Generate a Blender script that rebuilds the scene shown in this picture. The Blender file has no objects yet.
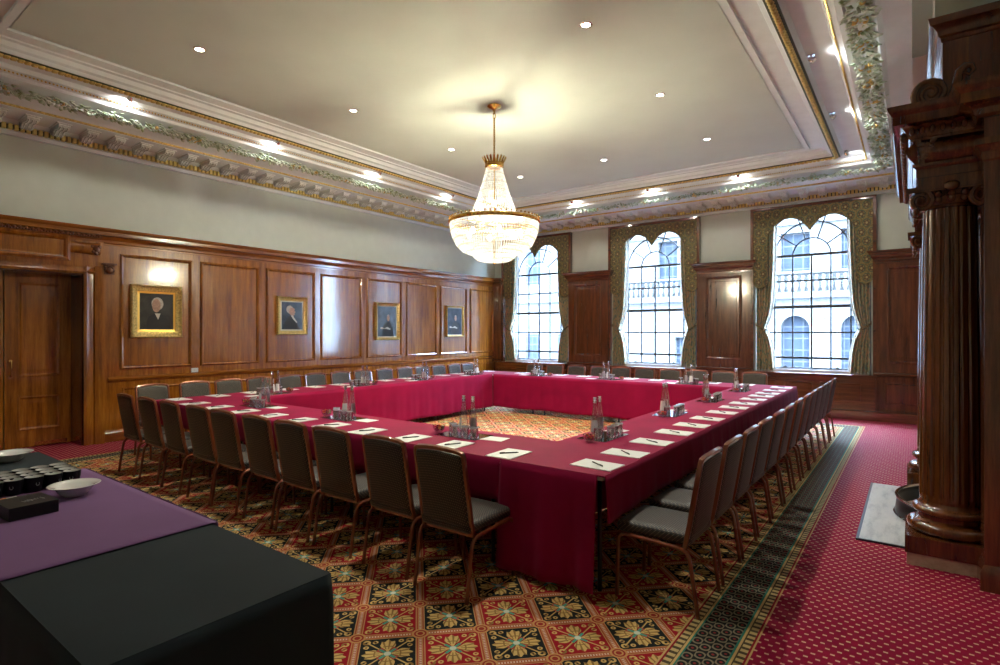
import bpy, bmesh, math, random
from mathutils import Vector, Matrix
random.seed(7)
PI = math.pi
SC = bpy.context.scene
COL = SC.collection

# ------------------------------------------------------------------ camera, world, exposure
F = 555.6
TH = math.atan(412.0 / F)
cam = bpy.data.cameras.new('camera')
cam.sensor_width = 36.0
cam.lens = F * 36.0 / 1000.0
cam.clip_start = 0.05
camo = bpy.data.objects.new('camera', cam)
COL.objects.link(camo)
camo.location = (0, 0, 1.6)
camo.rotation_euler = (PI / 2, 0, TH)
SC.camera = camo

SC.view_settings.view_transform = 'Standard'
SC.view_settings.look = 'None'
SC.view_settings.gamma = 1.0
SC.view_settings.use_curve_mapping = False
SC.view_settings.exposure = 1.35

W = bpy.data.worlds.new('overcast_sky')
SC.world = W
W.use_nodes = True
bg = W.node_tree.nodes['Background']
bg.inputs[0].default_value = (0.54, 0.74, 1.0, 1)
_nt = W.node_tree
_tc = _nt.nodes.new('ShaderNodeTexCoord'); _sx = _nt.nodes.new('ShaderNodeSeparateXYZ'); _mr = _nt.nodes.new('ShaderNodeMapRange')
_nt.links.new(_tc.outputs['Generated'], _sx.inputs[0]); _nt.links.new(_sx.outputs[2], _mr.inputs[0])
_mr.inputs['From Min'].default_value = 0.0; _mr.inputs['From Max'].default_value = 1.0
_mr.inputs['To Min'].default_value = 14.0; _mr.inputs['To Max'].default_value = 52.0     # overcast: brighter towards the zenith
_nt.links.new(_mr.outputs[0], bg.inputs[1])

DOWN_W = 68.0        # ceiling downlights
SPOT_W = 10.0        # cornice spotlights
CHAND_W = 82.0      # chandelier lamps
WARM = (1.0, 0.985, 0.86)
SC.cycles.max_bounces = 8
SC.cycles.diffuse_bounces = 5
SC.cycles.glossy_bounces = 4
SC.cycles.transparent_max_bounces = 24
SC.cycles.transmission_bounces = 6
SC.cycles.sample_clamp_indirect = 4.0
SC.cycles.caustics_reflective = False
SC.cycles.caustics_refractive = False
SC.cycles.use_denoising = True

# ------------------------------------------------------------------ node helpers
class E:
    """a value socket with arithmetic"""
    def __init__(s, nt, sock): s.nt, s.k = nt, sock
    def _m(s, op, *o):
        n = s.nt.nodes.new('ShaderNodeMath'); n.operation = op
        for i, v in enumerate((s,) + o):
            if isinstance(v, E): s.nt.links.new(v.k, n.inputs[i])
            else: n.inputs[i].default_value = v
        return E(s.nt, n.outputs[0])
    def __add__(s, o): return s._m('ADD', o)
    def __sub__(s, o): return s._m('SUBTRACT', o)
    def __mul__(s, o): return s._m('MULTIPLY', o)
    def __truediv__(s, o): return s._m('DIVIDE', o)
    def frac(s): return s._m('FRACT')
    def floor(s): return s._m('FLOOR')
    def abs(s): return s._m('ABSOLUTE')
    def sin(s): return s._m('SINE')
    def sqrt(s): return s._m('SQRT')
    def gt(s, o): return s._m('GREATER_THAN', o)
    def lt(s, o): return s._m('LESS_THAN', o)
    def max(s, o): return s._m('MAXIMUM', o)
    def min(s, o): return s._m('MINIMUM', o)
    def mod(s, o): return s._m('FLOORED_MODULO', o)
    def atan2(s, o): return s._m('ARCTAN2', o)
    def near(s, c, w): return (s - c).abs().lt(w)

def mixc(nt, f, a, b):
    n = nt.nodes.new('ShaderNodeMix'); n.data_type = 'RGBA'
    for idx, v in ((0, f), (6, a), (7, b)):
        if isinstance(v, E): nt.links.new(v.k, n.inputs[idx])
        elif isinstance(v, bpy.types.NodeSocket): nt.links.new(v, n.inputs[idx])
        elif isinstance(v, (int, float)): n.inputs[idx].default_value = v
        else: n.inputs[idx].default_value = (v[0], v[1], v[2], 1)
    return n.outputs[2]

def newmat(name):
    m = bpy.data.materials.new(name); m.use_nodes = True
    nt = m.node_tree; b = nt.nodes['Principled BSDF']
    return m, nt, b

def setp(b, **k):
    names = dict(rough='Roughness', metal='Metallic', spec='Specular IOR Level', coat='Coat Weight', coatr='Coat Roughness',
                 estr='Emission Strength', trans='Transmission Weight', ior='IOR', sheen='Sheen Weight', sheenr='Sheen Roughness')
    for a, v in k.items():
        if a == 'col': b.inputs['Base Color'].default_value = (*v, 1)
        elif a == 'ecol': b.inputs['Emission Color'].default_value = (*v, 1)
        else: b.inputs[names[a]].default_value = v

def coords(nt, kind='obj'):
    if kind == 'world':
        n = nt.nodes.new('ShaderNodeNewGeometry'); return n.outputs['Position']
    n = nt.nodes.new('ShaderNodeTexCoord')
    return n.outputs['Object']

def mapping(nt, vec, scale=(1, 1, 1), rot=(0, 0, 0)):
    n = nt.nodes.new('ShaderNodeMapping'); nt.links.new(vec, n.inputs[0])
    n.inputs['Scale'].default_value = scale; n.inputs['Rotation'].default_value = rot
    return n.outputs[0]

def noise(nt, vec, scale, detail=4, rough=0.5):
    n = nt.nodes.new('ShaderNodeTexNoise'); nt.links.new(vec, n.inputs['Vector'])
    n.inputs['Scale'].default_value = scale; n.inputs['Detail'].default_value = detail
    n.inputs['Roughness'].default_value = rough
    return E(nt, n.outputs[0])

def ramp(nt, f, stops):
    n = nt.nodes.new('ShaderNodeValToRGB'); nt.links.new(f.k, n.inputs[0])
    el = n.color_ramp.elements
    while len(el) < len(stops): el.new(0.5)
    for e, (p, c) in zip(el, stops): e.position = p; e.color = (*c, 1)
    return n.outputs[0]

def bump(nt, b, h, strength=0.2, dist=0.01):
    n = nt.nodes.new('ShaderNodeBump'); n.inputs['Strength'].default_value = strength
    n.inputs['Distance'].default_value = dist
    nt.links.new(h.k, n.inputs['Height']); nt.links.new(n.outputs[0], b.inputs['Normal'])

def xyz(nt, vec):
    n = nt.nodes.new('ShaderNodeSeparateXYZ'); nt.links.new(vec, n.inputs[0])
    return [E(nt, o) for o in n.outputs]

def plain(name, col, rough=0.5, metal=0.0, var=0.0, vscale=6.0, **k):
    m, nt, b = newmat(name); setp(b, col=col, rough=rough, metal=metal, **k)
    if var:
        f = noise(nt, coords(nt), vscale)
        lo = tuple(c * (1 - var) for c in col); hi = tuple(min(1, c * (1 + var)) for c in col)
        nt.links.new(ramp(nt, f, [(0.3, lo), (0.7, hi)]), b.inputs['Base Color'])
    return m

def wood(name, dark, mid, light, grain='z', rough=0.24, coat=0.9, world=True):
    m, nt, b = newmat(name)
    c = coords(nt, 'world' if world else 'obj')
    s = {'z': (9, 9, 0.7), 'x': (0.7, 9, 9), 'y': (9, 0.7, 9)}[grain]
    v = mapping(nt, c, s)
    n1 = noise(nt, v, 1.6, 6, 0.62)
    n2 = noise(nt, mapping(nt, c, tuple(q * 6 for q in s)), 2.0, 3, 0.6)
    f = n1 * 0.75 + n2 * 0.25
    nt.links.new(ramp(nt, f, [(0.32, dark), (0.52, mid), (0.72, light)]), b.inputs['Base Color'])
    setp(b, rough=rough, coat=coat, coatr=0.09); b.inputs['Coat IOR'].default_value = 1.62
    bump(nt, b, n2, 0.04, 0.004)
    return m

M = {}
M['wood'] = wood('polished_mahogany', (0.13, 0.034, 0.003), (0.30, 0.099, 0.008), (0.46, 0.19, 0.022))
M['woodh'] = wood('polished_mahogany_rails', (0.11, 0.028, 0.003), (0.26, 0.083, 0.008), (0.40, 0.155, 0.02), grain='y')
M['woodx'] = wood('shade_dark_mahogany_across', (0.05, 0.013, 0.006), (0.12, 0.034, 0.013), (0.2, 0.065, 0.022), grain='x')  # cross-grain copy with the same shade mixed into its colour
M['woodshade'] = wood('shade_dark_mahogany', (0.05, 0.013, 0.006), (0.12, 0.034, 0.013), (0.2, 0.062, 0.022))  # mahogany copy darkened to hold the shade of the window wall
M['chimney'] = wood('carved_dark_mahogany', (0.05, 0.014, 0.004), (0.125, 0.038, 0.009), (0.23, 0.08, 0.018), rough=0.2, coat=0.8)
M['plaster'] = plain('wall_paint', (0.54, 0.59, 0.53), 0.7, var=0.03)
M['white'] = plain('white_plaster', (0.66, 0.71, 0.75), 0.6, var=0.04)
M['ceil'] = plain('ceiling_paint', (0.48, 0.53, 0.51), 0.7, var=0.03, vscale=2)
M['gold'] = plain('gilding', (0.58, 0.42, 0.14), 0.35, 0.35, var=0.35, vscale=40)
M['giltpaint'] = plain('gilt_paint', (0.72, 0.58, 0.20), 0.45, 0.1)
M['olddgold'] = plain('dark_green_gap', (0.05, 0.06, 0.03), 0.6)
M['brass'] = plain('brass', (0.72, 0.46, 0.13), 0.22, 1.0)
M['chrome'] = plain('polished_metal', (0.8, 0.8, 0.82), 0.12, 1.0)
M['black'] = plain('black_metal', (0.012, 0.012, 0.014), 0.3, 0.3)
M['ink'] = plain('black_plastic', (0.01, 0.01, 0.01), 0.35)
M['ivory'] = plain('ivory', (0.75, 0.73, 0.66), 0.4)
M['china'] = plain('white_china', (0.78, 0.78, 0.76), 0.12, coat=0.6)
M['paper'] = plain('paper', (0.70, 0.72, 0.69), 0.6)
M['marble'] = None

def mk_marble():
    m, nt, b = newmat('veined_marble'); c = coords(nt, 'world')
    f = noise(nt, mapping(nt, c, (9, 2, 9)), 1.5, 8, 0.65)
    nt.links.new(ramp(nt, f, [(0.3, (0.48, 0.50, 0.52)), (0.5, (0.72, 0.73, 0.72)), (0.7, (0.80, 0.80, 0.78))]), b.inputs['Base Color'])
    setp(b, rough=0.25); return m
M['marble'] = mk_marble()
def mk_marble2():
    m, nt, b = newmat('brown_marble'); c = coords(nt, 'world')
    f = noise(nt, c, 9, 8, 0.65)
    nt.links.new(ramp(nt, f, [(0.3, (0.36, 0.25, 0.17)), (0.7, (0.62, 0.50, 0.39))]), b.inputs['Base Color'])
    setp(b, rough=0.3); return m
M['marble2'] = mk_marble2()

def mk_carpet():
    m, nt, b = newmat('patterned_carpet')
    x, y, z = xyz(nt, coords(nt, 'world'))
    s = 0.3265
    k = 1 / (math.sqrt(2) * s)
    a = (x + y) * k + 19.955; c = (y - x) * k + 19.86
    fa = a.frac() - 0.5; fb = c.frac() - 0.5
    par = (a.floor() + c.floor()).mod(2.0).gt(0.5)
    aa = fa.abs(); ab = fb.abs()
    e = aa.max(ab)
    red = (0.36, 0.006, 0.016); blk = (0.010, 0.013, 0.013)
    goldc = (0.68, 0.46, 0.16); gold2 = (0.30, 0.17, 0.05); orange = (0.42, 0.085, 0.035)
    col = mixc(nt, par, red, blk)
    r = (fa * fa + fb * fb).sqrt()
    th = fa.atan2(fb)
    c4 = (th * 4.0 + PI / 2).sin()
    c16 = (th * 20.0).sin()
    R = c4 * 0.05 + 0.315 + (th * 20.0 + PI / 2).sin() * 0.022
    fan = r.lt(R) * c4.gt((r * 22.0).sin() * 0.45 - 0.1) * r.gt(0.06)
    scroll = (aa - ab).abs().lt(0.020) * r.lt(0.46) * r.gt(0.10)
    dx = aa - 0.335; dy = ab - 0.335
    cr = (dx * dx + dy * dy).sqrt()
    curl = cr.near(0.045, 0.018)
    dx2 = aa - 0.335; dy2 = ab - 0.20
    cr2 = (dx2 * dx2 + dy2 * dy2).sqrt()
    dx3 = aa - 0.20; dy3 = ab - 0.335
    cr3 = (dx3 * dx3 + dy3 * dy3).sqrt()
    curls = cr2.near(0.03, 0.014).max(cr3.near(0.03, 0.014))
    fl = fan.max(scroll).max(curl).max(curls)
    lines = c16.gt(0.45) * r.gt(0.12)
    ring = r.near(0.2, 0.012) * c4.gt(0.1)
    gc = mixc(nt, lines.max(ring), goldc, gold2)
    col = mixc(nt, fl, col, gc)
    # red shading between the fans and the green star
    star = r.lt(0.17) * (aa - ab).abs().lt(0.035)
    col = mixc(nt, r.lt(0.19) * c4.lt(-0.2) * par, col, (0.45, 0.07, 0.05))
    col = mixc(nt, star, col, (0.08, 0.36, 0.26))
    col = mixc(nt, r.lt(0.055), col, (0.62, 0.68, 0.58))
    # lattice bands
    band = e.gt(0.425)
    inner = e.gt(0.475)
    edge = e.near(0.432, 0.008).max(e.near(0.472, 0.006))
    along = aa.gt(ab) * fb + ab.gt(aa) * fa
    dash = (along * 22.0).frac().lt(0.55) * e.gt(0.482)
    bc = mixc(nt, edge, orange, (0.58, 0.32, 0.13))
    bc = mixc(nt, dash, bc, (0.72, 0.55, 0.45))
    col = mixc(nt, band, col, bc)
    # roundels on the crossings
    nx = aa - 0.5; ny = ab - 0.5
    nr = (nx * nx + ny * ny).sqrt()
    col = mixc(nt, nr.lt(0.135), col, (0.34, 0.03, 0.02))
    col = mixc(nt, nr.near(0.12, 0.018).max(nr.near(0.06, 0.014)), col, (0.60, 0.30, 0.11))
    # ---- border strips around the field
    cx, cy, hx, hy = -4.62, 6.02, 3.98, 5.28
    px = (x - cx).abs() - hx; py = (y - cy).abs() - hy
    d = px.max(py)
    side = px.gt(py)
    t = side * y + (side * -1.0 + 1.0) * x
    onb = d.gt(-0.36)
    bcol = blk
    u2 = (d + 0.08) / 0.050; v2 = t / 0.085
    fu = u2.frac() - 0.5; fv = (v2 + u2.floor().mod(2.0) * 0.5).frac() - 0.5
    rr = (fu * fu * 0.45 + fv * fv).sqrt()
    bcol = mixc(nt, rr.near(0.33, 0.07), blk, (0.24, 0.21, 0.14))
    bcol = mixc(nt, rr.lt(0.10), bcol, (0.28, 0.03, 0.03))
    strip = d.gt(-0.075).max(d.lt(-0.285))
    f3 = (t * 20.0).frac()
    sc = mixc(nt, f3.near(0.5, 0.27) * d.near(-0.035, 0.02).max(d.near(-0.322, 0.02)), (0.09, 0.065, 0.03), (0.60, 0.46, 0.20))
    bcol = mixc(nt, strip, bcol, sc)
    bcol = mixc(nt, d.near(-0.068, 0.006).max(d.near(-0.004, 0.005)).max(d.near(-0.292, 0.006)).max(d.near(-0.354, 0.006)), bcol, (0.62, 0.42, 0.17))
    bcol = mixc(nt, d.near(-0.080, 0.005).max(d.near(-0.282, 0.004)), bcol, (0.03, 0.22, 0.16))
    bcol = mixc(nt, d.near(-0.014, 0.005).max(d.near(-0.345, 0.005)), bcol, (0.30, 0.01, 0.02))
    col = mixc(nt, onb, col, bcol)
    # ---- plain red surround with small dashes
    p = 0.046
    g1 = y / p; g2 = x / (p * 1.15)
    q1 = (g1).frac() - 0.5; q2 = (g2 + g1.floor().mod(2.0) * 0.5).frac() - 0.5
    dot = q1.abs().lt(0.14) * q2.abs().lt(0.19)
    oc = mixc(nt, dot, (0.29, 0.003, 0.040), (0.70, 0.42, 0.30))
    oc = mixc(nt, q1.abs().gt(0.44), oc, (0.22, 0.004, 0.015))
    col = mixc(nt, d.gt(0.0), col, oc)
    nt.links.new(col, b.inputs['Base Color'])
    setp(b, rough=0.75, sheen=0.0, spec=0.14)
    bump(nt, b, noise(nt, coords(nt, 'world'), 260, 2), 0.25, 0.004)
    return m
M['carpet'] = mk_carpet()

def mk_fabric():
    m, nt, b = newmat('dotted_chair_fabric')
    x, y, z = xyz(nt, coords(nt))
    p = 0.0135
    g = (z + y) / p; h = x / p
    fg = g.frac() - 0.5; fh = (h + g.floor().mod(2.0) * 0.5).frac() - 0.5
    dot = (fg * fg + fh * fh).sqrt().lt(0.20)
    n = noise(nt, coords(nt), 300, 2)
    base = mixc(nt, n, (0.013, 0.010, 0.009), (0.030, 0.023, 0.020))
    nt.links.new(mixc(nt, dot, base, (0.20, 0.155, 0.10)), b.inputs['Base Color'])
    setp(b, rough=0.55, sheen=0.08); bump(nt, b, n, 0.2, 0.002)
    return m
M['fabric'] = mk_fabric()
M['frame'] = wood('copper_painted_frame', (0.13, 0.028, 0.008), (0.19, 0.043, 0.012), (0.27, 0.07, 0.02), world=False, rough=0.28)
M['frame'].node_tree.nodes['Principled BSDF'].inputs['Metallic'].default_value = 0.45

def mk_cloth(name, col, sheen, rough=0.62, var=0.12):
    m, nt, b = newmat(name)
    n = noise(nt, coords(nt, 'world'), 3.0, 3); w = noise(nt, mapping(nt, coords(nt, 'world'), (1, 1, 1)), 420, 2)
    lo = tuple(c * (1 - var) for c in col); hi = tuple(c * (1 + var) for c in col)
    nt.links.new(ramp(nt, n, [(0.3, lo), (0.7, hi)]), b.inputs['Base Color'])
    setp(b, rough=rough, sheen=sheen, sheenr=0.4, spec=0.10); bump(nt, b, w, 0.12, 0.002)
    return m
M['maroon'] = mk_cloth('maroon_tablecloth', (0.255, 0.004, 0.046), 0.05, 0.75)
M['blackcloth'] = mk_cloth('black_tablecloth', (0.020, 0.028, 0.034), 0.05, 0.75)
M['purple'] = mk_cloth('purple_runner', (0.17, 0.085, 0.20), 0.05, 0.75, 0.05)

def mk_damask():
    m, nt, b = newmat('olive_damask')
    x, y, z = xyz(nt, coords(nt, 'world'))
    u = x / 0.17; v = z / 0.17
    fu = (u + v.floor().mod(2.0) * 0.5).frac() - 0.5; fv = v.frac() - 0.5
    r = (fu * fu + fv * fv * 0.7).sqrt(); th = fu.atan2(fv)
    pet = r.lt((th * 5.0).sin() * 0.08 + 0.26)
    n = noise(nt, coords(nt, 'world'), 60, 3)
    base = ramp(nt, n, [(0.35, (0.10, 0.075, 0.02)), (0.5, (0.20, 0.15, 0.045)), (0.7, (0.32, 0.26, 0.10))])
    c = mixc(nt, pet * 0.9, base, (0.07, 0.04, 0.018))
    c = mixc(nt, r.near(0.36, 0.035), c, (0.03, 0.085, 0.06))
    c = mixc(nt, r.lt(0.11), c, (0.42, 0.34, 0.15))
    nt.links.new(c, b.inputs['Base Color']); setp(b, rough=0.7, sheen=0.3)
    return m
M['damask'] = mk_damask()
def mk_curtain():
    m, nt, b = newmat('curtain_brocade')
    c = coords(nt, 'world')
    n = noise(nt, mapping(nt, c, (14, 14, 7)), 2.4, 3, 0.55)
    nt.links.new(ramp(nt, n, [(0.30, (0.05, 0.11, 0.12)), (0.42, (0.15, 0.24, 0.20)), (0.52, (0.42, 0.37, 0.19)), (0.64, (0.50, 0.26, 0.15)), (0.74, (0.66, 0.63, 0.52))]), b.inputs['Base Color'])
    setp(b, rough=0.5, sheen=0.3); return m
M['curtain'] = mk_curtain()
M['lining'] = plain('curtain_lining', (0.55, 0.56, 0.52), 0.6)

def mk_glass(name, tint=(1, 1, 1), base=0.04, top=0.75, power=3.0):
    m = bpy.data.materials.new(name); m.use_nodes = True; nt = m.node_tree
    nt.nodes.clear()
    out = nt.nodes.new('ShaderNodeOutputMaterial'); mix = nt.nodes.new('ShaderNodeMixShader')
    tr = nt.nodes.new('ShaderNodeBsdfTransparent'); gl = nt.nodes.new('ShaderNodeBsdfGlossy')
    tr.inputs[0].default_value = (*tint, 1); gl.inputs['Roughness'].default_value = 0.03
    lw = nt.nodes.new('ShaderNodeLayerWeight'); lw.inputs[0].default_value = 0.5
    f = E(nt, lw.outputs['Facing'])._m('POWER', power) * (top - base) + base
    nt.links.new(f.k, mix.inputs[0]); nt.links.new(tr.outputs[0], mix.inputs[1]); nt.links.new(gl.outputs[0], mix.inputs[2])
    nt.links.new(mix.outputs[0], out.inputs[0])
    return m
M['pane'] = mk_glass('window_glass', (0.97, 0.98, 1.0), 0.04, 0.9, 4)
M['glass'] = mk_glass('drinking_glass', (0.95, 0.95, 0.96), 0.15, 0.95, 1.5)
M['thick'] = plain('white_base_glint', (0.72, 0.76, 0.80), 0.08, trans=0.35)  # whitish colour paints in the bright reflections of the thick base
M['tumbler'] = mk_glass('tumbler_glass', (0.97, 0.97, 0.98), 0.26, 0.98, 1.2)
M['mirror'] = plain('mirror_tile', (0.42, 0.47, 0.50), 0.06, 1.0)

def mk_foliage():
    m, nt, b = newmat('painted_garland')
    n = noise(nt, coords(nt, 'world'), 16, 3, 0.6)
    nt.links.new(ramp(nt, n, [(0.34, (0.22, 0.27, 0.10)), (0.44, (0.38, 0.50, 0.38)), (0.54, (0.55, 0.64, 0.56)), (0.66, (0.75, 0.78, 0.72))]), b.inputs['Base Color'])
    setp(b, rough=0.5); return m
M['foliage'] = mk_foliage()
M['modil'] = plain('pale_green_plaster', (0.68, 0.72, 0.71), 0.5, var=0.2, vscale=60)

def emis(name, col, s, rough=0.5, base=0.8):
    m, nt, b = newmat(name); setp(b, col=(base, base, base), ecol=col, estr=s, rough=rough); return m
M['lamp'] = emis('lamp_face', (1.0, 0.9, 0.75), 14)
M['bead'] = emis('glow_painted_beads', (1.0, 0.93, 0.76), 0.52, 0.15, 0.06)  # faint glow added to the beads, standing for bulb light in the crystal
M['bead2'] = emis('dim_glow_painted_beads', (1.0, 0.84, 0.55), 0.36, 0.15, 0.05)  # dimmer, more golden copy of the same added bead glow

def mk_stone():
    m, nt, b = newmat('pale_stone'); c = coords(nt, 'world')
    x, y, z = xyz(nt, c)
    j = (z / 0.42).frac().lt(0.06)
    n = noise(nt, c, 2.0, 4)
    base = ramp(nt, n, [(0.3, (0.068, 0.067, 0.065)), (0.7, (0.078, 0.077, 0.075))])
    nt.links.new(mixc(nt, j * z.lt(3.1), base, (0.025, 0.028, 0.035)), b.inputs['Base Color'])
    setp(b, rough=0.9); return m
M['stone'] = mk_stone()
M['stone2'] = plain('smooth_stone', (0.074, 0.073, 0.071), 0.9)
def mk_outglass():
    m, nt, b = newmat('window_glass_outside'); x, y, z = xyz(nt, coords(nt, 'world'))
    g = ((x / 0.34).frac().lt(0.10)).max((z / 0.45).frac().lt(0.09))
    nt.links.new(mixc(nt, g, (0.020, 0.026, 0.036), (0.055, 0.058, 0.064)), b.inputs['Base Color']); setp(b, rough=0.6, spec=0.05); return m
M['outglass'] = mk_outglass()

# ------------------------------------------------------------------ mesh builder
class MB:
    def __init__(s): s.v, s.f, s.m, s.mats = [], [], [], []
    def mi(s, mat):
        if mat not in s.mats: s.mats.append(mat)
        return s.mats.index(mat)
    def add(s, vs, fs, mat=None, T=None):
        o = len(s.v); i = s.mi(mat) if mat else 0
        if T: vs = [T(v) for v in vs]
        s.v += [tuple(v) for v in vs]
        s.f += [tuple(o + q for q in f) for f in fs]; s.m += [i] * len(fs)
    def box(s, x0, x1, y0, y1, z0, z1, mat=None, T=None):
        vs = [(x, y, z) for z in (z0, z1) for y in (y0, y1) for x in (x0, x1)]
        s.add(vs, [(0, 2, 3, 1), (4, 5, 7, 6), (0, 1, 5, 4), (2, 6, 7, 3), (0, 4, 6, 2), (1, 3, 7, 5)], mat, T)
    def lathe(s, prof, cx=0, cy=0, n=24, mat=None, cap=True, T=None, rf=None):
        vs = []
        for (r, z) in prof:
            for k in range(n):
                a = 2 * PI * k / n; q = r * (rf(a, r, z) if rf else 1)
                vs.append((cx + q * math.cos(a), cy + q * math.sin(a), z))
        fs = []
        for j in range(len(prof) - 1):
            for k in range(n):
                k2 = (k + 1) % n
                fs.append((j * n + k, j * n + k2, (j + 1) * n + k2, (j + 1) * n + k))
        if cap:
            fs.append(tuple(reversed(range(n)))); fs.append(tuple((len(prof) - 1) * n + k for k in range(n)))
        s.add(vs, fs, mat, T)
    def tube(s, pts, r, n=8, mat=None, cap=True, T=None, sx=1.0, sy=1.0, up=None, rs=None):
        pts = [Vector(p) for p in pts]; vs = []
        u = Vector(up) if up else None
        for i, p in enumerate(pts):
            t = (pts[min(i + 1, len(pts) - 1)] - pts[max(i - 1, 0)]).normalized()
            if u is None: u = Vector((0, 0, 1)) if abs(t.z) < 0.9 else Vector((1, 0, 0))
            a = t.cross(u).normalized(); bb = a.cross(t).normalized(); u = bb
            q = rs[i] if rs else r
            for k in range(n):
                an = 2 * PI * (k + 0.5) / n
                vs.append(p + a * (math.cos(an) * q * sx) + bb * (math.sin(an) * q * sy))
        fs = []
        for j in range(len(pts) - 1):
            for k in range(n):
                k2 = (k + 1) % n; fs.append((j * n + k, (j + 1) * n + k, (j + 1) * n + k2, j * n + k2))
        if cap: fs.append(tuple(range(n))); fs.append(tuple(reversed([(len(pts) - 1) * n + k for k in range(n)])))
        s.add(vs, fs, mat, T)
    def octa(s, c, r, mat=None, T=None):
        x, y, z = c; rx, ry, rz = r if isinstance(r, tuple) else (r, r, r)
        s.add([(x + rx, y, z), (x - rx, y, z), (x, y + ry, z), (x, y - ry, z), (x, y, z + rz), (x, y, z - rz)],
              [(0, 2, 4), (2, 1, 4), (1, 3, 4), (3, 0, 4), (2, 0, 5), (1, 2, 5), (3, 1, 5), (0, 3, 5)], mat, T)
    def ball(s, c, r, mat=None, n=8, m=5, T=None, sc=(1, 1, 1)):
        vs = []; fs = []
        vs.append((c[0], c[1], c[2] - r * sc[2]))
        for j in range(1, m):
            p = -PI / 2 + PI * j / m
            for k in range(n):
                a = 2 * PI * k / n
                vs.append((c[0] + r * sc[0] * math.cos(p) * math.cos(a), c[1] + r * sc[1] * math.cos(p) * math.sin(a), c[2] + r * sc[2] * math.sin(p)))
        vs.append((c[0], c[1], c[2] + r * sc[2])); L = len(vs) - 1
        for k in range(n):
            k2 = (k + 1) % n
            fs.append((0, 1 + k2, 1 + k)); fs.append((L, L - n + k, L - n + k2))
            for j in range(m - 2):
                fs.append((1 + j * n + k, 1 + j * n + k2, 1 + (j + 1) * n + k2, 1 + (j + 1) * n + k))
        s.add(vs, fs, mat, T)
    def grid(s, P, nu, nv, mat=None, T=None):
        vs = [P(i / nu, j / nv) for j in range(nv + 1) for i in range(nu + 1)]
        fs = [(j * (nu + 1) + i, j * (nu + 1) + i + 1, (j + 1) * (nu + 1) + i + 1, (j + 1) * (nu + 1) + i) for j in range(nv) for i in range(nu)]
        s.add(vs, fs, mat, T)
    def prism(s, outline, d0, d1, mat=None, T=None):
        """outline (a,b) -> points (a, d, b)"""
        n = len(outline)
        vs = [(a, d0, b) for a, b in outline] + [(a, d1, b) for a, b in outline]
        fs = [tuple(range(n)), tuple(reversed(range(n, 2 * n)))] + [(i, n + i, n + (i + 1) % n, (i + 1) % n) for i in range(n)]
        s.add(vs, fs, mat, T)
    def build(s, name, mat=None, parent=None, smooth=False, bevel=0, seg=2, solid=0, label=None, fix=True):
        me = bpy.data.meshes.new(name); me.from_pydata(s.v, [], s.f)
        mats = s.mats or [mat]
        for q in mats: me.materials.append(q if q else mat)
        if s.mats: me.polygons.foreach_set('material_index', s.m)
        if fix:
            bm = bmesh.new(); bm.from_mesh(me); bmesh.ops.recalc_face_normals(bm, faces=bm.faces); bm.to_mesh(me); bm.free()
        if smooth:
            me.polygons.foreach_set('use_smooth', [True] * len(me.polygons))
            try: me.set_sharp_from_angle(angle=math.radians(smooth if smooth is not True else 40))
            except Exception: pass
        me.update()
        o = bpy.data.objects.new(name, me); COL.objects.link(o)
        if parent: o.parent = parent
        if solid:
            q = o.modifiers.new('thickness', 'SOLIDIFY'); q.thickness = solid; q.offset = 0
        if bevel:
            q = o.modifiers.new('bevel', 'BEVEL'); q.width = bevel; q.segments = seg; q.limit_method = 'ANGLE'; q.angle_limit = math.radians(40)
        if label: o['label'] = label
        return o

def tag(o, label=None, cat=None, group=None, kind=None):
    if label: o['label'] = label
    if cat: o['category'] = cat
    if group: o['group'] = group
    if kind: o['kind'] = kind
    return o

def empty(name, loc=(0, 0, 0), rz=0, label=None, cat=None, group=None, kind=None):
    o = bpy.data.objects.new(name, None); COL.objects.link(o)
    o.location = loc; o.rotation_euler = (0, 0, rz); o.empty_display_size = 0.1
    return tag(o, label, cat, group, kind)

def dup(root, loc, rz, label=None, group=None):
    def rec(o, par):
        c = o.copy(); COL.objects.link(c)
        if par: c.parent = par
        for ch in o.children: rec(ch, c)
        return c
    r = rec(root, None); r.location = loc; r.rotation_euler = (0, 0, rz)
    if label: r['label'] = label
    if group: r['group'] = group
    return r

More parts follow.
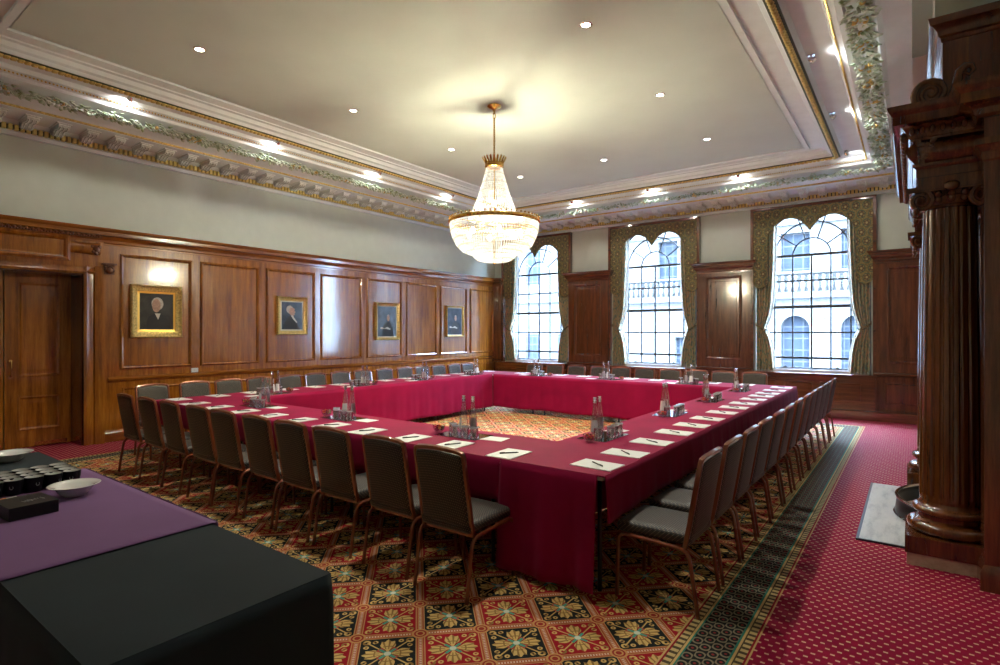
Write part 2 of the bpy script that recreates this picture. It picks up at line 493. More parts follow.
# wall-local mappings: (u along wall, d out of the wall into the room, z)
XL, XR, YN, YF = -9.45, 0.85, -0.75, 12.50
TL = lambda p: (XL + p[1], p[0], p[2])
TF = lambda p: (p[0], YF - p[1], p[2])
def frame_sweep(mb, T, u0, u1, z0, z1, prof, mat, field=None):
    """moulded picture-frame around a panel; prof = [(inset, depth)]"""
    vs = []
    for i, d in prof:
        vs += [(u0 + i, d, z0 + i), (u1 - i, d, z0 + i), (u1 - i, d, z1 - i), (u0 + i, d, z1 - i)]
    fs = []
    for j in range(len(prof) - 1):
        for k in range(4):
            fs.append((j * 4 + k, j * 4 + (k + 1) % 4, (j + 1) * 4 + (k + 1) % 4, (j + 1) * 4 + k))
    L = (len(prof) - 1) * 4
    mb.add(vs, fs, mat, T)
    mb.add(vs[L:], [(0, 1, 2, 3)], field or mat, T)
def cornice(mb, T, u0, u1, prof, mat, ends=(True, True), D=0.0, back=-0.02):
    """prof = [(projection, z)], swept along u with mitred returns"""
    vs = []
    for p, z in prof:
        a0 = u0 - (p if ends[0] else 0); a1 = u1 + (p if ends[1] else 0)
        vs += [(a0, back, z), (a0, D + p, z), (a1, D + p, z), (a1, back, z)]
    fs = []
    for j in range(len(prof) - 1):
        for k in range(3):
            fs.append((j * 4 + k, j * 4 + k + 1, (j + 1) * 4 + k + 1, (j + 1) * 4 + k))
    n = len(prof)
    fs.append((0, 1, 2, 3)); fs.append(((n - 1) * 4, (n - 1) * 4 + 1, (n - 1) * 4 + 2, (n - 1) * 4 + 3))
    mb.add(vs, fs, mat, T)

# ------------------------------------------------------------------ room shell
def struct(o, label=None):
    o['kind'] = 'structure'
    if label: o['label'] = label
    return o
b = MB(); b.box(XL - 0.8, XR + 0.8, YN - 0.4, YF + 0.5, -0.25, 0.0); struct(b.build('floor', M['carpet']), 'red carpet floor with a flowered lattice field and dark border')
WT = 4.75
b = MB()
DY0, DY1, DZ = 1.27, 2.80, 2.43
b.box(XL - 0.75, XL, YN - 0.3, DY0, 0, WT); b.box(XL - 0.75, XL, DY1, YF + 0.5, 0, WT); b.box(XL - 0.75, XL, DY0, DY1, DZ, WT)
b.box(XL - 0.75, XL - 0.55, DY0, DY1, 0, DZ)
struct(b.build('wall_left', M['plaster']), 'pale green plaster wall above the mahogany panelling')
WC = [-8.06, -4.84, -1.615]
b = MB()
xs = [XL - 0.3]
for c in WC: xs += [c - 1.0, c + 1.0]
xs.append(XR + 0.3)
for i in range(0, len(xs), 2): b.box(xs[i], xs[i + 1], YF, YF + 0.45, 0, WT)
for c in WC:
    b.box(c - 1.0, c + 1.0, YF, YF + 0.45, 0, 0.80); b.box(c - 1.0, c + 1.0, YF, YF + 0.45, 4.12, WT)
struct(b.build('wall_far', M['plaster']), 'pale green plaster wall holding the three arched windows')
b = MB(); b.box(XR, XR + 0.3, YN - 0.3, YF + 0.4, 0, WT); struct(b.build('wall_right', M['plaster']))
b = MB(); b.box(XL - 0.3, XR + 0.3, YN - 0.3, YN, 0, WT); struct(b.build('wall_near', M['plaster']))

# ceiling: mitred rectangular cornice profile then the flat
def rect(i): return [(XL + i, YN + i), (XR - i, YN + i), (XR - i, YF - i), (XL + i, YF - i)]
def ring(mb, prof, mat):
    vs = []
    for i, z in prof: vs += [(x, y, z) for x, y in rect(i)]
    fs = []
    for j in range(len(prof) - 1):
        for k in range(4): fs.append((j * 4 + k, j * 4 + (k + 1) % 4, (j + 1) * 4 + (k + 1) % 4, (j + 1) * 4 + k))
    mb.add(vs, fs, mat)
CZ = 4.62
b = MB()
i = 2.27
b.add([(x, y, CZ) for x, y in rect(i)] , [(0, 1, 2, 3)], M['ceil'])
b.box(XL - 0.3, XR + 0.3, YN - 0.3, YF + 0.3, CZ + 0.10, CZ + 0.30, M['ceil'])
ring(b, [(2.27, CZ), (2.27, CZ + 0.11)], M['ceil'])
struct(b.build('ceiling', M['ceil'], fix=False), 'cream ceiling with recessed downlights')
b = MB()
ring(b, [(-0.01, 4.165), (0.045, 4.17), (0.05, 4.215), (0.085, 4.225), (0.085, 4.295), (0.12, 4.30), (0.14, 4.325), (0.15, 4.345), (0.60, 4.36), (0.605, 4.385),
         (0.66, 4.405), (0.75, 4.425), (0.95, 4.425), (1.06, 4.40), (1.10, 4.365), (1.12, 4.40), (1.32, 4.44), (1.34, 4.42), (1.39, 4.43), (1.40, 4.465), (1.43, 4.475),
         (1.48, 4.50), (1.50, 4.545), (1.76, 4.555), (1.79, 4.50), (1.90, 4.505), (1.92, 4.54), (1.96, 4.555), (1.98, 4.60), (2.03, 4.605), (2.035, CZ),
         (2.19, CZ), (2.195, CZ - 0.022), (2.255, CZ - 0.022), (2.26, CZ), (2.28, CZ)], M['white'])
t1 = struct(b.build('trim_1', M['white'], smooth=25, fix=False), 'white moulded plaster cornice and cove around the ceiling')
b = MB()
ring(b, [(0.60, 4.378), (0.602, 4.366), (0.618, 4.368), (0.622, 4.392)], M['gold'])
b.build('gilt_fillet', M['gold'], t1, fix=False)
def along(i, step):
    """points on the rectangle at inset i, inward normal"""
    out = []
    R = rect(i); nn = [(0, 1), (-1, 0), (0, -1), (1, 0)]
    for k in range(4):
        a, c = R[k], R[(k + 1) % 4]; L = math.hypot(c[0] - a[0], c[1] - a[1]); n = int(L / step)
        for j in range(n):
            t = (j + 0.5) / n; out.append((a[0] + (c[0] - a[0]) * t, a[1] + (c[1] - a[1]) * t, nn[k], k))
    return out
b = MB()
for x, y, n, k in along(0.10, 0.062):
    tx, ty = -n[1], n[0]; w = 0.019; d = 0.040
    X = [x - abs(tx) * w - abs(n[0]) * d, x + abs(tx) * w + abs(n[0]) * d]; Y = [y - abs(ty) * w - abs(n[1]) * d, y + abs(ty) * w + abs(n[1]) * d]
    b.box(X[0], X[1], Y[0], Y[1], 4.222, 4.29, M['giltpaint'])
ring(b, [(0.086, 4.228), (0.088, 4.293)], M['olddgold'])
b.build('gilt_dentils', M['gold'], t1)
b = MB()
for x, y, n, k in along(1.455, 0.036): b.octa((x, y, 4.478), (0.014, 0.014, 0.014), M['gold'])
b.build('gilt_beading', M['gold'], t1)
b = MB()
for q, (x, y, n, k) in enumerate(along(1.845, 0.058)):
    tx, ty = -n[1], n[0]; s_ = 0.6
    v = Vector((tx + n[0] * s_, ty + n[1] * s_, 0)).normalized() * 0.036
    rr = 0.020
    b.tube([(x - v.x, y - v.y, 4.502), (x - v.x * .4, y - v.y * .4, 4.488), (x + v.x * .4, y + v.y * .4, 4.484), (x + v.x, y + v.y, 4.498)], rr, 6, M['gold'], rs=[0.010, 0.026, 0.026, 0.010])
ring(b, [(1.795, 4.497), (1.80, 4.492), (1.89, 4.494), (1.90, 4.50)], M['olddgold'])
b.build('gilt_rope', M['gold'], t1, smooth=60)
# modillions: scrolled brackets, pale green
def modillion():
    b = MB()
    out = [(0.13, 4.262), (0.15, 4.25), (0.19, 4.248), (0.23, 4.262), (0.25, 4.29), (0.30, 4.30), (0.36, 4.288), (0.42, 4.285), (0.46, 4.30), (0.48, 4.325), (0.48, 4.36), (0.13, 4.36)]
    b.prism([(a - 0.13, z - 4.36) for a, z in out], -0.065, 0.065)
    b.box(-0.0, 0.37, -0.085, 0.085, -0.022, 0.0)
    for s_ in (-1, 1):
        b.lathe([(0.03, -0.072), (0.03, 0.072)], n=10, T=lambda p: (0.06 + p[0], p[2], -0.07 + p[1]))
    for yy in (-0.04, 0, 0.04):
        b.tube([(0.02, yy, -0.115), (0.10, yy, -0.118), (0.14, yy, -0.085), (0.2, yy, -0.072), (0.3, yy, -0.083), (0.35, yy, -0.06)], 0.010, 5)
    return b
mo = None
for x, y, n, k in along(0.13, 0.322):
    if k in (0,) or (k == 1): continue
    if k == 3 and y < 0.6: continue
    rz = math.atan2(n[1], n[0])
    if mo is None:
        mo = modillion().build('modillion', M['modil'], t1, bevel=0.006, seg=1); o = mo
    else:
        o = mo.copy(); COL.objects.link(o)
    o.location = (x, y, 4.362); o.rotation_euler = (0, 0, rz)
# garland
def leafmesh(b, c, d, up, L, w, mat):
    d = Vector(d).normalized(); up = Vector(up).normalized(); s_ = d.cross(up).normalized(); c = Vector(c)
    P = [c, c + d * L * .35 + s_ * w + up * -.2 * w, c + d * L * .35 - s_ * w + up * -.2 * w, c + d * L * .4 + up * w * .6, c + d * L + up * -.4 * w,
         c + d * L * .7 + s_ * w * .8, c + d * L * .7 - s_ * w * .8, c + d * L * .3 - up * w * .9]
    b.add(P, [(0, 1, 3), (0, 3, 2), (1, 5, 3), (3, 6, 2), (5, 4, 3), (3, 4, 6), (0, 7, 1), (0, 2, 7), (7, 4, 5), (7, 5, 1), (7, 6, 4), (7, 2, 6)], mat)
b = MB()
for x, y, n, k in along(1.22, 0.020):
    if k == 0: continue
    tx, ty = -n[1], n[0]
    ph = (x if abs(tx) else y) * 2 * PI / 0.52
    amp = 0.085 + 0.02 * math.sin(ph)
    for q in range(3):
        lat = random.uniform(-amp, amp); h = 4.415 - 0.055 * (1 - (lat / 0.12) ** 2) - random.uniform(0, .02)
        sg = 1 if lat > 0 else -1
        d = (tx * random.uniform(0.1, 1) + n[0] * sg * random.uniform(0.1, 1), ty * random.uniform(0.1, 1) + n[1] * sg * random.uniform(.1, 1), random.uniform(-0.7, 0.1))
        leafmesh(b, (x + n[0] * lat, y + n[1] * lat, h), d, (0, 0, -1), random.uniform(0.06, 0.095), random.uniform(0.016, 0.026), M['foliage'])
    if math.sin(ph) > 0.75 or random.random() < 0.05:
        for q in range(2):
            lat = random.uniform(-0.06, 0.06); mt = random.choice((M['gold'], M['white'], M['gold'], M['foliage']))
            b.ball((x + n[0] * lat, y + n[1] * lat, 4.355 + random.uniform(-.01, .01)), random.uniform(0.018, 0.03), mt, 7, 4)
for k in (1, 2, 3):
    pass
b.build('leaf_garland', M['foliage'], t1, smooth=50, fix=False, label='pale green and gilt leaf garland')

# ---- downlights and spots
def spotlight(parent, loc, direction, power, angle, blend, size, col=WARM):
    l = bpy.data.lights.new('spot_light', 'SPOT'); l.energy = power; l.spot_size = math.radians(angle); l.spot_blend = blend
    l.shadow_soft_size = size; l.color = col
    o = bpy.data.objects.new('spot_light', l); COL.objects.link(o); o.parent = parent; o.location = loc
    o.rotation_euler = Vector(direction).to_track_quat('-Z', 'Y').to_euler()
    return o
dl0 = None
DN = {(-6.1, 2.85): 'nearest the buffet, over the near left corner', (-6.1, 4.88): 'second along the line nearest the portraits', (-6.1, 6.88): 'third along the line nearest the portraits', (-6.1, 8.89): 'farthest along the line nearest the portraits',
      (-4.33, 8.89): 'beyond the chandelier on its centre line', (-2.57, 2.85): 'added unseen overhead on the fireplace side', (-2.57, 4.88): 'at the top middle of the picture', (-2.57, 6.88): 'second visible on the fireplace side', (-2.57, 8.89): 'farthest on the fireplace side'}  # the unseen near lamp is added to light the camera side
for (x, y), w in DN.items():
    if dl0 is None:
        r = empty('downlight', (x, y, CZ)); dl0 = r
        q = MB(); q.lathe([(0.062, 0.004), (0.062, -0.004), (0.048, -0.010), (0.042, -0.002), (0.042, 0.003)], n=24); q.build('bezel', M['chrome'], r, smooth=True)
        q = MB(); q.lathe([(0.041, -0.004), (0.03, -0.003)], n=20); q.build('lamp_face', M['lamp'], r)
        spotlight(r, (0, 0, -0.02), (0, 0, -1), DOWN_W, 105, 0.6, 0.03)
    else: r = dup(dl0, (x, y, CZ), 0)
    tag(r, 'small round recessed downlight in the cream ceiling, ' + w, 'downlight', 'recessed ceiling downlights')
sp0 = None
SP = [(-7.84, 2.80, (-1, 0)), (-7.84, 4.80, (-1, 0)), (-7.84, 6.82, (-1, 0)), (-7.84, 8.82, (-1, 0)), (-6.05, 10.88, (0, 1)), (-4.3, 10.88, (0, 1)), (-2.57, 10.88, (0, 1)), (-0.82, 10.62, (0.5, 0.85)), (-0.79, 8.65, (1, 0)), (-0.79, 6.72, (1, 0))]
SW = ['nearest the doors above the left wall', 'second along the left wall', 'third along the left wall', 'farthest along the left wall', 'above the window beside the chandelier', 'behind the chandelier above the middle window', 'above the pier between middle and right windows', 'in the far right corner of the cove', 'second from the far right corner', 'shining brightest on the fireplace side']
for (x, y, n), w in zip(SP, SW):
    rz = math.atan2(n[1], n[0])
    if sp0 is None:
        r = empty('cove_spotlight', (x - n[0] * 0.07, y - n[1] * 0.07, 4.55), rz); sp0 = r
        q = MB(); q.lathe([(0.035, 0.0), (0.035, -0.008)], n=16); q.tube([(0, 0, 0), (0, 0, -0.04)], 0.006, 6); q.build('mount', M['chrome'], r)
        Tt = lambda p: (p[0] * math.cos(0.9) + p[2] * math.sin(0.9), p[1], -0.045 - p[0] * math.sin(0.9) + p[2] * math.cos(0.9) - 0.0)
        T2 = lambda p: (lambda v: (v[0], v[1], v[2]))(((p[2]) * 0.75 + p[0] * 0.66, p[1], -0.045 - p[2] * 0.66 + p[0] * 0.75))
        q = MB(); q.lathe([(0.018, -0.03), (0.027, -0.02), (0.032, 0.035), (0.026, 0.035)], n=16, T=T2); q.build('lamp_head', M['chrome'], r, smooth=True)
        q = MB(); q.lathe([(0.026, 0.030), (0.02, 0.031)], n=16, T=T2); q.build('lamp_face', M['lamp'], r)
        spotlight(r, (0.05, 0, -0.085), (0.85, 0, -0.5), SPOT_W, 150, 1.0, 0.03, (1, 0.96, 0.90))
    else: r = dup(sp0, (x - n[0] * 0.07, y - n[1] * 0.07, 4.55), rz)
    tag(r, 'small adjustable spotlight in the white cove, ' + w, 'spotlight', 'adjustable spotlights in the cove')

# ------------------------------------------------------------------ panelling, left wall
BOL = [(0, 0.03), (0.0, 0.048), (0.02, 0.062), (0.04, 0.05), (0.05, 0.02), (0.075, 0.012), (0.085, 0.018), (0.105, 0.012)]
CORN = [(0.0, 2.86), (0.012, 2.865), (0.015, 2.895), (0.03, 2.905), (0.035, 2.94), (0.06, 2.965), (0.075, 2.99), (0.11, 3.0), (0.115, 3.05), (0.135, 3.065), (0.15, 3.10)]
b = MB()
b.box(DY1, YF, 0.0, 0.03, 0, 2.88, M['wood'], TL); b.box(YN, DY0, 0.0, 0.03, 0, 2.88, M['wood'], TL)
b.box(DY0, DY1, 0.0, 0.03, DZ, 2.88, M['wood'], TL)
tl = struct(b.build('trim_2', M['wood']), 'polished mahogany wall panelling beneath the portraits')
PAN = [(3.254 + 1.1585 * k, 3.254 + 1.1585 * k + 1.02) for k in range(8)]
for k, (u0, u1) in enumerate(PAN):
    b = MB(); frame_sweep(b, TL, u0, u1, 1.055, 2.765, BOL, M['wood']); b.build('wall_panel', M['wood'], tl, smooth=35)
    b = MB(); frame_sweep(b, TL, u0 + 0.03, u1 - 0.03, 0.28, 0.78, [(0, 0.03), (0, 0.045), (0.015, 0.052), (0.03, 0.04), (0.04, 0.022), (0.06, 0.022)], M['wood']); b.build('dado_panel', M['wood'], tl, smooth=35)
b = MB()
cornice(b, TL, YN, YF, CORN + [(0.0, 3.11)], M['woodh'], ends=(False, False), D=0.02); b.build('panelling_cornice', M['woodh'], tl, smooth=30)
b = MB(); cornice(b, TL, 3.10, YF, [(0.0, 0.86), (0.012, 0.87), (0.02, 0.885), (0.04, 0.895), (0.045, 0.92), (0.03, 0.93), (0.01, 0.95), (0.0, 0.955)], M['woodh'], ends=(False, False), D=0.02); b.build('dado_rail', M['woodh'], tl, smooth=30)
b = MB(); cornice(b, TL, 3.05, YF, [(0.03, -0.01), (0.03, 0.13), (0.018, 0.15), (0.012, 0.17), (0, 0.175)], M['woodh'], ends=(False, False), D=0.02); struct(b.build('baseboard_left', M['woodh'], smooth=30))
# door surround
b = MB()
cas = [(0.0, 0.0), (0.0, 0.06), (0.03, 0.075), (0.06, 0.06), (0.075, 0.055), (0.12, 0.05), (0.13, 0.075), (0.17, 0.09), (0.2, 0.10), (0.24, 0.10), (0.24, 0.0)]
for sgn, u in ((1, DY1), (-1, DY0)):
    vs = [(u + sgn * a, d, z) for z in (0.0, DZ + 0.12) for a, d in cas]; n = len(cas)
    b.add(vs, [(k, k + 1, n + k + 1, n + k) for k in range(n - 1)] + [tuple(range(n)), tuple(range(n, 2 * n))], M['wood'], TL)
vs = [(u, d, DZ + a) for u in (DY0 - 0.24, DY1 + 0.24) for a, d in cas[:5] + [(0.12, 0.05), (0.12, 0.0)]]; n = 7
b.add(vs, [(k, k + 1, n + k + 1, n + k) for k in range(n - 1)] + [tuple(range(n)), tuple(range(n, 2 * n))], M['wood'], TL)
# overdoor: shouldered panel, pulvinated frieze, carved strip
b.box(DY0 - 0.24, DY1 + 0.24, 0.0, 0.07, DZ + 0.10, 2.9, M['wood'], TL)
oc = (DY0 + DY1) / 2
frame_sweep(b, TL, 2 * oc - 2.62, 2.62, 2.585, 2.94, [(0, 0.07), (0, 0.15), (0.03, 0.165), (0.055, 0.15), (0.07, 0.115), (0.09, 0.11)], M['wood'])
struct_d = b.build('door_surround', M['wood'], tl, smooth=30)
b = MB()
for s0, s1 in ((2.62, 2.98),):
    b.lathe([(0.055, s0), (0.06, s0 + 0.02), (0.06, s1 - 0.14), (0.066, s1 - 0.13), (0.066, s1)], n=16, T=lambda p: (XL + 0.09 + p[0], p[2], 2.79 + p[1] * 1.3))
b.build('frieze_roll', M['wood'], tl, smooth=True)
b = MB()
for q in range(34):
    y = 0.9 + q * 0.062; b.ball((XL + 0.165, y, 2.965), 0.028, M['chimney'], 7, 4); b.ball((XL + 0.175, y + 0.031, 2.95), 0.016, M['chimney'], 6, 4)
for dy, dz, r in ((0, 0, .05), (.04, .02, .03), (-.04, .02, .03), (0, -.05, .03), (.03, -.03, .028), (-.03, -.03, .028)):
    b.ball((XL + 0.14, 2.92 + dy, 2.79 + dz * 1.3), r, M['chimney'], 8, 5)
b.build('overdoor_carving', M['chimney'], tl, smooth=True)
b = MB()
b.box(3.01, 3.18, 0.03, 0.15, 2.575, 2.60, M['chimney'], TL)
for s_ in (-1, 1): b.lathe([(0.05, -0.02), (0.055, 0), (0.05, 0.02)], n=14, mat=M['chimney'], T=lambda p: (XL + 0.09 + p[0], 3.095 + s_ * 0.04 + p[2], 2.52 + p[1]))
b.ball((XL + 0.12, 3.095, 2.50), 0.055, M['chimney'], 10, 6); b.box(3.03, 3.16, 0.03, 0.11, 2.44, 2.58, M['chimney'], TL)
b.build('carved_bracket', M['chimney'], tl, smooth=40)
# doors
d1 = struct(empty('door_1', (0, 0, 0)), 'pair of tall mahogany doors with brass pull handles')
XD = XL - 0.40
TD = lambda p: (XD + p[1], p[0], p[2])
b = MB(); b.box(DY0 - .0, DY1 + .0, -0.04, -0.10, DZ - .06, DZ, M['wood'], TD)
for (u0, u1) in ((DY0 + 0.005, oc - 0.006), (oc + 0.006, DY1 - 0.005)):
    b = MB(); b.box(u0, u1, -0.05, 0.0, 0.012, DZ - 0.006, M['wood'], TD)
    P = [(0, 0.0), (0.0, 0.012), (0.02, 0.018), (0.035, 0.006), (0.05, -0.004), (0.10, 0.006), (0.11, 0.006)]
    frame_sweep(b, TD, u0 + 0.135, u1 - 0.135, 0.98, 2.30, P, M['wood'])
    frame_sweep(b, TD, u0 + 0.135, u1 - 0.135, 0.24, 0.72, P, M['wood'])
    lf = b.build('door_leaf', M['wood'], d1, smooth=30)
    s_ = 1 if u0 > oc - .1 else -1
    uh = (oc + 0.07 * s_)
    b = MB(); b.tube([(XD, uh, 1.00), (XD + 0.035, uh, 1.0), (XD + 0.05, uh, 1.03), (XD + 0.05, uh, 1.18), (XD + 0.035, uh, 1.21), (XD, uh, 1.21)], 0.010, 8)
    for z in (1.0, 1.21): b.lathe([(0.022, 0), (0.022, 0.006)], n=12, T=lambda p: (XD + p[2], uh + p[0], z + p[1]))
    b.build('door_handle', M['brass'], lf, smooth=True)
b = MB(); b.box(oc + .33, oc + .70, 0.001, 0.004, 0.02, 0.07, M['brass'], TD); b.build('kick_plate', M['brass'], d1)
b = MB(); b.box(XL - .52, XL, DY1 - 0.02, DY1 + 0.001, 0, DZ); b.box(XL - .52, XL, DY0 - 0.001, DY0 + 0.02, 0, DZ); b.box(XL - .52, XL, DY0, DY1, DZ - 0.02, DZ + .001)
b.build('door_jamb', M['woodshade'], d1)
# light switch
sw = empty('light_switch', (XL + 0.03, 4.32, 0.985), label='small white square switch plate on the panelling above the dado rail', cat='light switch')
b = MB(); b.box(0, 0.012, -0.055, 0.055, -0.035, 0.035); b.build('plate', M['ivory'], sw, bevel=0.003)
b = MB(); b.box(0.012, 0.019, -0.012, 0.012, -0.014, 0.014); b.build('rocker', M['ivory'], sw)

# ------------------------------------------------------------------ portraits
M['skin'] = plain('painted_skin', (0.40, 0.22, 0.15), 0.4, var=0.25, vscale=30)
M['hair'] = plain('painted_white_hair', (0.42, 0.36, 0.30), 0.4, var=0.3, vscale=40)
M['coat'] = plain('painted_black_coat', (0.008, 0.009, 0.010), 0.6)
M['ground'] = plain('painted_dark_ground', (0.025, 0.024, 0.021), 0.6, var=0.5, vscale=9)
M['groundb'] = plain('painted_blue_ground', (0.04, 0.05, 0.07), 0.2, var=0.5, vscale=9)
M['linen'] = plain('painted_linen', (0.55, 0.52, 0.46), 0.4)
def ell(cx, cy, rx, ry, n=18, a0=0):
    return [(cx + rx * math.cos(2 * PI * k / n + a0), cy + ry * math.sin(2 * PI * k / n + a0)) for k in range(n)]
def portrait(name, label, y0, y1, z0, z1, fw, style, ground, inner, seed):
    r = empty(name, (XL + 0.02, (y0 + y1) / 2, (z0 + z1) / 2), label=label, cat='painting', group='framed portraits on the panelling')
    w, h = (y1 - y0) / 2, (z1 - z0) / 2
    T = lambda p: (p[1], p[0], p[2])
    b = MB(); frame_sweep(b, T, -w, w, -h, h, [(0.0, 0.0), (0.0, 0.06), (fw * .12, 0.075), (fw * .25, 0.065), (fw * .45, 0.05), (fw * .7, 0.04), (fw * .75, 0.028)], M['gold'])
    if seed in (1, 3):
        nb = 26
        for s_ in range(4):
            L = 2 * (w if s_ % 2 == 0 else h); n = int(L / 0.022)
            for k in range(n):
                t = -L / 2 + (k + .5) * L / n
                u, z = ((t, -h + fw * .12), (w - fw * .12, t), (t, h - fw * .12), (-w + fw * .12, t))[s_]
                b.ball((0.074, u, z), 0.008, M['gold'], 6, 4)
        for su in (-1, 1):
            for sz in (-1, 1): b.ball((0.068, su * (w - fw * .3), sz * (h - fw * .3)), 0.028, M['gold'], 8, 5, sc=(.5, 1, 1))
    b.build('gilt_frame', M['gold'], r, smooth=35)
    b = MB(); frame_sweep(b, T, -w + fw * .74, w - fw * .74, -h + fw * .74, h - fw * .74, [(0, 0.030), (0.0, 0.036), (fw * .26, 0.030)], inner); b.build('slip', inner, r)
    cw, ch = w - fw, h - fw
    cv = MB(); cv.box(-cw, cw, 0.028, 0.032, -ch, ch, ground, T); c = cv.build('canvas', ground, r)
    sx, sz = cw, ch
    def shp(pts, d, mat, nm):
        b = MB(); b.prism([(a * sx, q * sz) for a, q in pts], 0.032, d, mat, T); b.build(nm, mat, c)
    if style == 'front':
        shp([(-.62, -1), (-.6, -.55), (-.5, -.3), (-.2, -.12), (.0, -.08), (.25, -.12), (.55, -.28), (.8, -.6), (.85, -1)], 0.0330, M['coat'], 'painted_coat')
        shp([(-.12, -.10), (.22, -.10), (.08, -.45)], 0.0336, M['linen'], 'painted_collar')
        shp(ell(.04, .44, .36, .36), 0.0334, M['hair'], 'painted_hair')
        shp(ell(-.03, .34, .25, .38), 0.0340, M['skin'], 'painted_face')
    elif style == 'profile':
        shp([(-.8, -1), (-.7, -.5), (-.4, -.1), (-.1, .05), (.15, -.1), (.45, -.5), (.75, -1)], 0.0330, M['coat'], 'painted_coat')
        shp([(-.12, .02), (.08, .04), (.2, -.14), (.5, -.46), (.46, -.54), (.1, -.24)], 0.0336, M['linen'], 'painted_collar')
        shp(ell(-.22, .46, .34, .30), 0.0334, M['hair'], 'painted_hair')
        shp([(-.2, .55), (.1, .6), (.28, .5), (.22, .4), (.36, .28), (.24, .2), (.26, .08), (.1, .0), (-.2, .1), (-.3, .3)], 0.0340, M['skin'], 'painted_face')
    else:
        shp([(-.6, -1), (-.5, -.4), (-.2, -.05), (.3, -.05), (.6, -.4), (.7, -1)], 0.0330, M['coat'], 'painted_coat')
        shp(ell(.12, .22, .15, .2), 0.0338, M['skin'], 'painted_face')
        shp(ell(.12, .36, .13, .12), 0.0334, M['hair'], 'painted_hair')
        shp([(-.75, -.42), (-.6, -.38), (-.3, -.46), (.0, -.36), (.4, -.5), (.3, -.56), (-.1, -.5), (-.5, -.5), (-.72, -.5)], 0.0338, M['linen'], 'painted_hands')
    if seed == 2:
        b = MB(); b.box(-0.09, 0.07, 0.05, 0.06, -h + .01, -h + .035, M['brass'], T); b.build('name_plate', M['brass'], r)
    return r
M['slipg'] = plain('bright_gilt_slip', (0.85, 0.55, 0.12), 0.3, 0.6)
M['slipc'] = plain('cream_slip', (0.62, 0.58, 0.46), 0.5)
portrait('portrait_painting', 'gilt-framed portrait of a white-haired man facing front in a black coat', 3.385, 4.11, 1.52, 2.325, 0.125, 'front', M['ground'], M['slipg'], 1)
portrait('portrait_painting', 'portrait of a white-haired person in profile looking right, gilt frame with cream slip', 5.77, 6.40, 1.56, 2.27, 0.10, 'profile', M['groundb'], M['slipc'], 2)
portrait('portrait_painting', 'dark portrait of a seated figure with pale hands in ornate corner-moulded gilt frame', 8.10, 8.80, 1.43, 2.26, 0.085, 'dark', M['groundb'], M['slipc'], 3)
portrait('portrait_painting', 'slim gilt-framed dark portrait nearest the window wall, washed pale by reflected daylight', 10.40, 11.06, 1.49, 2.28, 0.06, 'dark', M['groundb'], M['slipc'], 4)

# ------------------------------------------------------------------ window wall
tf = struct(empty('trim_3', (0, 0, 0)), 'shade-darkened mahogany piers and window benches along the window wall')
CORN2 = [(0.0, 2.86), (0.01, 2.865), (0.012, 2.90), (0.03, 2.915), (0.035, 2.95), (0.07, 2.985), (0.075, 3.02), (0.10, 3.03), (0.105, 3.06), (0.13, 3.08), (0.13, 3.10), (0, 3.105)]
PIER = [(XL, -9.13, False, False), (-6.99, -5.91, True, True), (-3.77, -2.69, True, True), (-0.54, XR, True, False)]
for k, (u0, u1, e0, e1) in enumerate(PIER):
    b = MB(); D = 0.14
    b.box(u0, u1, 0, D, 0.80, 2.88, M['woodshade'], TF)
    b.box(u0, u1, 0, 0.09, 0.0, 0.80, M['woodshade'], TF)
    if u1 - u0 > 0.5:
        frame_sweep(b, TF, u0 + 0.17, min(u1 - 0.17, u0 + .95), 1.03, 2.80, [(0, D), (0, D + 0.02), (0.02, D + 0.032), (0.045, D + 0.015), (0.055, D - 0.004), (0.10, D - 0.004), (0.115, D + 0.006), (0.13, D + 0.006)], M['woodshade'])
        frame_sweep(b, TF, u0 + 0.12, u1 - 0.12 if k < 3 else u0 + .95, 0.28, 0.68, [(0, 0.09), (0, 0.105), (0.02, 0.11), (0.035, 0.09), (0.05, 0.085)], M['woodshade'])
    b.build('pier_panel', M['woodshade'], tf, smooth=30)
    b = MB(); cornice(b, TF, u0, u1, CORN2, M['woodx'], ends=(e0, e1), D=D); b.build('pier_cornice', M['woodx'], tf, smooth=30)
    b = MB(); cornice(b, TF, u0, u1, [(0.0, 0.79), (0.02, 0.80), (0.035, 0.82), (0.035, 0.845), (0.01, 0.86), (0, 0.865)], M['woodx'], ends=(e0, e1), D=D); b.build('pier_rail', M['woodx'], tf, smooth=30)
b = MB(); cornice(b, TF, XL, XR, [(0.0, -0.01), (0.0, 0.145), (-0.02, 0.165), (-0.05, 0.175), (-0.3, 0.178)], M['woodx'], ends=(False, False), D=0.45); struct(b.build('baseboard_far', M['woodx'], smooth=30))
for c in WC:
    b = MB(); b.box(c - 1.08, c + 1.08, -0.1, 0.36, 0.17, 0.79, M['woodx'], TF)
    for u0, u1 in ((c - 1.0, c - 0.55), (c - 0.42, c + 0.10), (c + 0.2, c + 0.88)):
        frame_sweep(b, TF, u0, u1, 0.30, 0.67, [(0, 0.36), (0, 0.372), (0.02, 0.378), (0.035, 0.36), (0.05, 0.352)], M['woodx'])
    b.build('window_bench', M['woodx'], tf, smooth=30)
    b = MB(); b.box(c - 1.10, c + 1.10, -0.35, 0.395, 0.79, 0.82, M['woodx'], TF); b.build('window_board', M['woodx'], tf, bevel=0.006)

